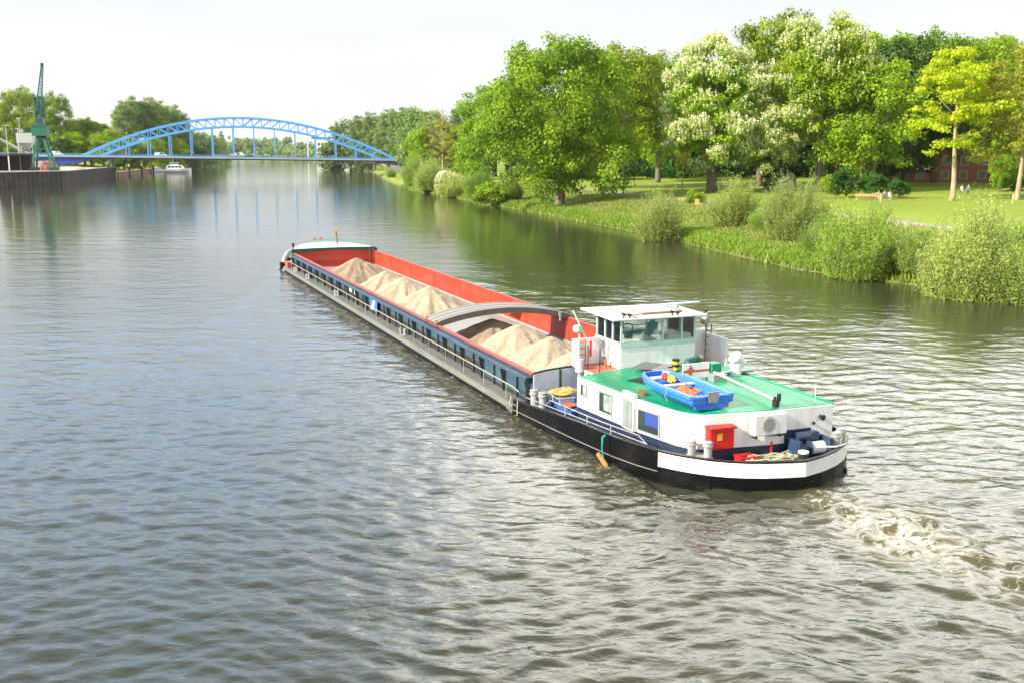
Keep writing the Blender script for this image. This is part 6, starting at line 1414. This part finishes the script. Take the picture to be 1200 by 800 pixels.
def bench(px, py, w, label, D):
    x, y = at_px(px, D); z = gz(x, y); e = empty('park_bench', (x, y, z), R(-4), label, 'bench')
    k = MB(); k.box(-w/2, w/2, -.25, .22, .42, .48); k.build('seat', M['wood'], e); k = MB(); k.box(-w/2, w/2, .22, .27, .55, .92); k.build('backrest', M['wood'], e)
    for a in (-w/2+.2, w/2-.2): k = MB(); k.box(a-.05, a+.05, -.22, .24, -.05, .42); k.box(a-.04, a+.04, .22, .28, .42, .55); k.build('leg', M['stone'], e)
    return e
bench(1017, 231, 3.2, 'long pale wooden bench in front of the clipped dark yews', 158)
bench(1038, 231, 2.6, 'wooden bench carrying the three seated people', 158)
# low rail along the park path
e = empty('low_rail_fence', (*at_px(1035, 154), gz(*at_px(1035, 154))), R(-3), 'low thin rail fence behind the path near the benches', 'fence')
k = MB(); k.tube([(-9, 0, .55), (9, 0, .55)], .035, 5); k.build('rail', M['brown'], e)
for i in range(9): k = MB(); k.tube([(-9+i*2.25, 0, -.2), (-9+i*2.25, 0, .55)], .045, 6); k.build('post', M['brown'], e)
for (px, D, lab) in ((1034.5, 150, 'short pale wooden post before the seated people'), (1190, 141, 'short pale wooden post at the right edge by the path')):
    x, y = at_px(px, D); k = MB(); k.tube([(0, 0, -.2), (0, 0, 1.25)], .13, 8); k.tube([(0, 0, 1.25), (0, 0, 1.32)], [.13, .07], 8); o = k.build('wooden_post', M['wood'], None); o.location = (x, y, gz(x, y)); tag(o, lab, 'post')
# stone monument & wall piece
x, y = at_px(925, 205); e = empty('stone_monument', (x, y, gz(x, y)-.1), .3, 'weathered stone block monument on the lawn between the chestnut trunks', 'monument')
lumpy(0, 0, .6, 2.2, 1.2, .9, 4, 12, .15).build('base', M['stone'], e); lumpy(.4, 0, 1.9, 1.0, .9, 1.1, 7, 12, .15).build('top_block', M['stone'], e)
x, y = at_px(818, 150); k = MB(); k.box(-.32, .32, -.03, .03, .7, 1.5); o = k.build('information_sign', mat('orange_sign', (.80, .38, .10), .6), None); o.location = (x, y, gz(x, y)); tag(o, 'small orange sign on a post on the slope left of the willow', 'sign')
k = MB(); k.tube([(0, .05, -.2), (0, .05, 1.4)], .05, 6); k.build('sign_post', M['wood'], o)
# ------------------------------------------------------------------ people
def skin_obj(name, verts, edges, rad, m_, parent, sub=1):
    me = bpy.data.meshes.new(name); me.from_pydata(verts, edges, []); me.materials.append(m_)
    o = bpy.data.objects.new(name, me); C.objects.link(o); o.parent = parent
    md = o.modifiers.new('skin', 'SKIN'); md.use_smooth_shade = True
    for i, r_ in enumerate(rad): sv = me.skin_vertices[0].data[i]; sv.radius = (r_ if isinstance(r_, tuple) else (r_, r_)); sv.use_root = (i == 0)
    s_ = o.modifiers.new('subdivision', 'SUBSURF'); s_.levels = sub; s_.render_levels = sub
    return o
def person(px, D, label, shirt, trousers, pose='stand', rz=0.0, group=None, loc=None, sc=1.0, stride=0.0):
    if loc is None: x, y = at_px(px, D); loc = (x, y, gz(x, y))
    e = empty('person', loc, rz, label, 'person', group); e.scale = (sc, sc, sc)
    if pose == 'stand':
        hip = .92; kn = [(-.10, stride*.25, .49), (.10, -stride*.25, .49)]; ft = [(-.11, stride*.42, .07), (.11, -stride*.42, .07)]; tz = hip
    else:
        hip = .55; kn = [(-.11, -.42, .52), (.11, -.42, .50)]; ft = [(-.12, -.46, .07), (.12, -.50, .07)]
    sh = hip+.52
    V_ = [(0, 0, hip), (0, 0, hip+.25), (0, 0, sh-.02), (0, 0, sh+.09), (0, -.01, sh+.20), (0, -.01, sh+.30),
          (-.18, 0, sh-.03), (-.24, .02, sh-.30), (-.22, -.10, sh-.53), (-.21, -.14, sh-.62), (.18, 0, sh-.03), (.24, .02, sh-.30), (.22, -.10, sh-.53), (.21, -.14, sh-.62),
          (-.09, 0, hip-.04), kn[0], ft[0], (ft[0][0], ft[0][1]-.16, .045), (.09, 0, hip-.04), kn[1], ft[1], (ft[1][0], ft[1][1]-.16, .045)]
    E_ = [(0, 1), (1, 2), (2, 3), (3, 4), (4, 5), (2, 6), (6, 7), (7, 8), (8, 9), (2, 10), (10, 11), (11, 12), (12, 13), (0, 14), (14, 15), (15, 16), (16, 17), (0, 18), (18, 19), (19, 20), (20, 21)]
    R_ = [.13, (.13, .10), (.14, .10), .052, .095, .085, .06, .045, .035, .03, .06, .045, .035, .03, .085, .06, .045, .035, .085, .06, .045, .035]
    skin_obj('body', V_, E_, R_, M['skin'], e)
    skin_obj('shirt', [V_[0], V_[1], V_[2], V_[6], V_[7], V_[10], V_[11], (0, 0, hip-.04)], [(0, 1), (1, 2), (2, 3), (3, 4), (2, 5), (5, 6), (0, 7)], [.155, (.155, .125), (.165, .125), .078, .065, .078, .065, .15], shirt, e)
    skin_obj('trousers', [V_[0], V_[14], V_[15], (ft[0][0], ft[0][1], .16), V_[18], V_[19], (ft[1][0], ft[1][1], .16)], [(0, 1), (1, 2), (2, 3), (0, 4), (4, 5), (5, 6)], [.145, .10, .078, .065, .10, .078, .065], trousers, e)
    skin_obj('hair', [(0, .02, sh+.36), (0, .03, sh+.27)], [(0, 1)], [.085, .10], M['hair'], e)
    return e
person(1129, 163, 'standing person in a pale top left of the pair before the brick building', M['shirtw'], M['trous'], rz=R(10), stride=.6)
person(1136.5, 163, 'standing person in a blue top right of the pair before the brick building', M['shirtb'], M['trous'], rz=R(-20), stride=.4)
bx, by = at_px(1038, 158); bz = gz(bx, by)
for i, (dx, lab, sh_, tr_) in enumerate(((-.85, 'seated person in pink top at the left of the bench of three', 'shirtr', 'jeans'), (0, 'seated person in blue top in the middle of the bench of three', 'shirtb', 'trous'), (.85, 'seated person in white top at the right of the bench of three', 'shirtw', 'jeans'))):
    person(0, 0, lab, M[sh_], M[tr_], 'sit', R(-4), loc=(bx+dx, by-.02, bz-.02))
bench(871, 207, 2.2, 'small bench under the white chestnut carrying one seated person', 212)
bx, by = at_px(871, 212); person(0, 0, 'person in white sitting on the bench under the white chestnut', M['shirtw'], M['trous'], 'sit', R(-4), loc=(bx, by-.02, gz(bx, by)-.02))
# distant things on the bank beyond the right end of the bridge
x, y = at_px(418, 700); c = make_car('parked_van', M['carwhite'], van=True); c.location = (x, y, gz(x, y)); c.rotation_euler = (0, 0, .2); tag(c, 'tiny white van parked on the far right bank under the bridge', 'van')

# ------------------------------------------------------------------ a little summer haze
hz = MB(); hz.box(-7200, 7200, -7200, 7200, -5.5, 75); ho = hz.build('haze', None); ho['kind'] = 'stuff'
hm = bpy.data.materials.new('summer_haze'); hm.use_nodes = True; t = hm.node_tree; t.nodes.clear()
o_ = t.nodes.new('ShaderNodeOutputMaterial'); pv = t.nodes.new('ShaderNodeVolumePrincipled'); pv.inputs['Density'].default_value = .00004; pv.inputs['Color'].default_value = (.90, .95, 1.0, 1); pv.inputs['Anisotropy'].default_value = .3
t.links.new(pv.outputs[0], o_.inputs['Volume']); ho.data.materials.append(hm)
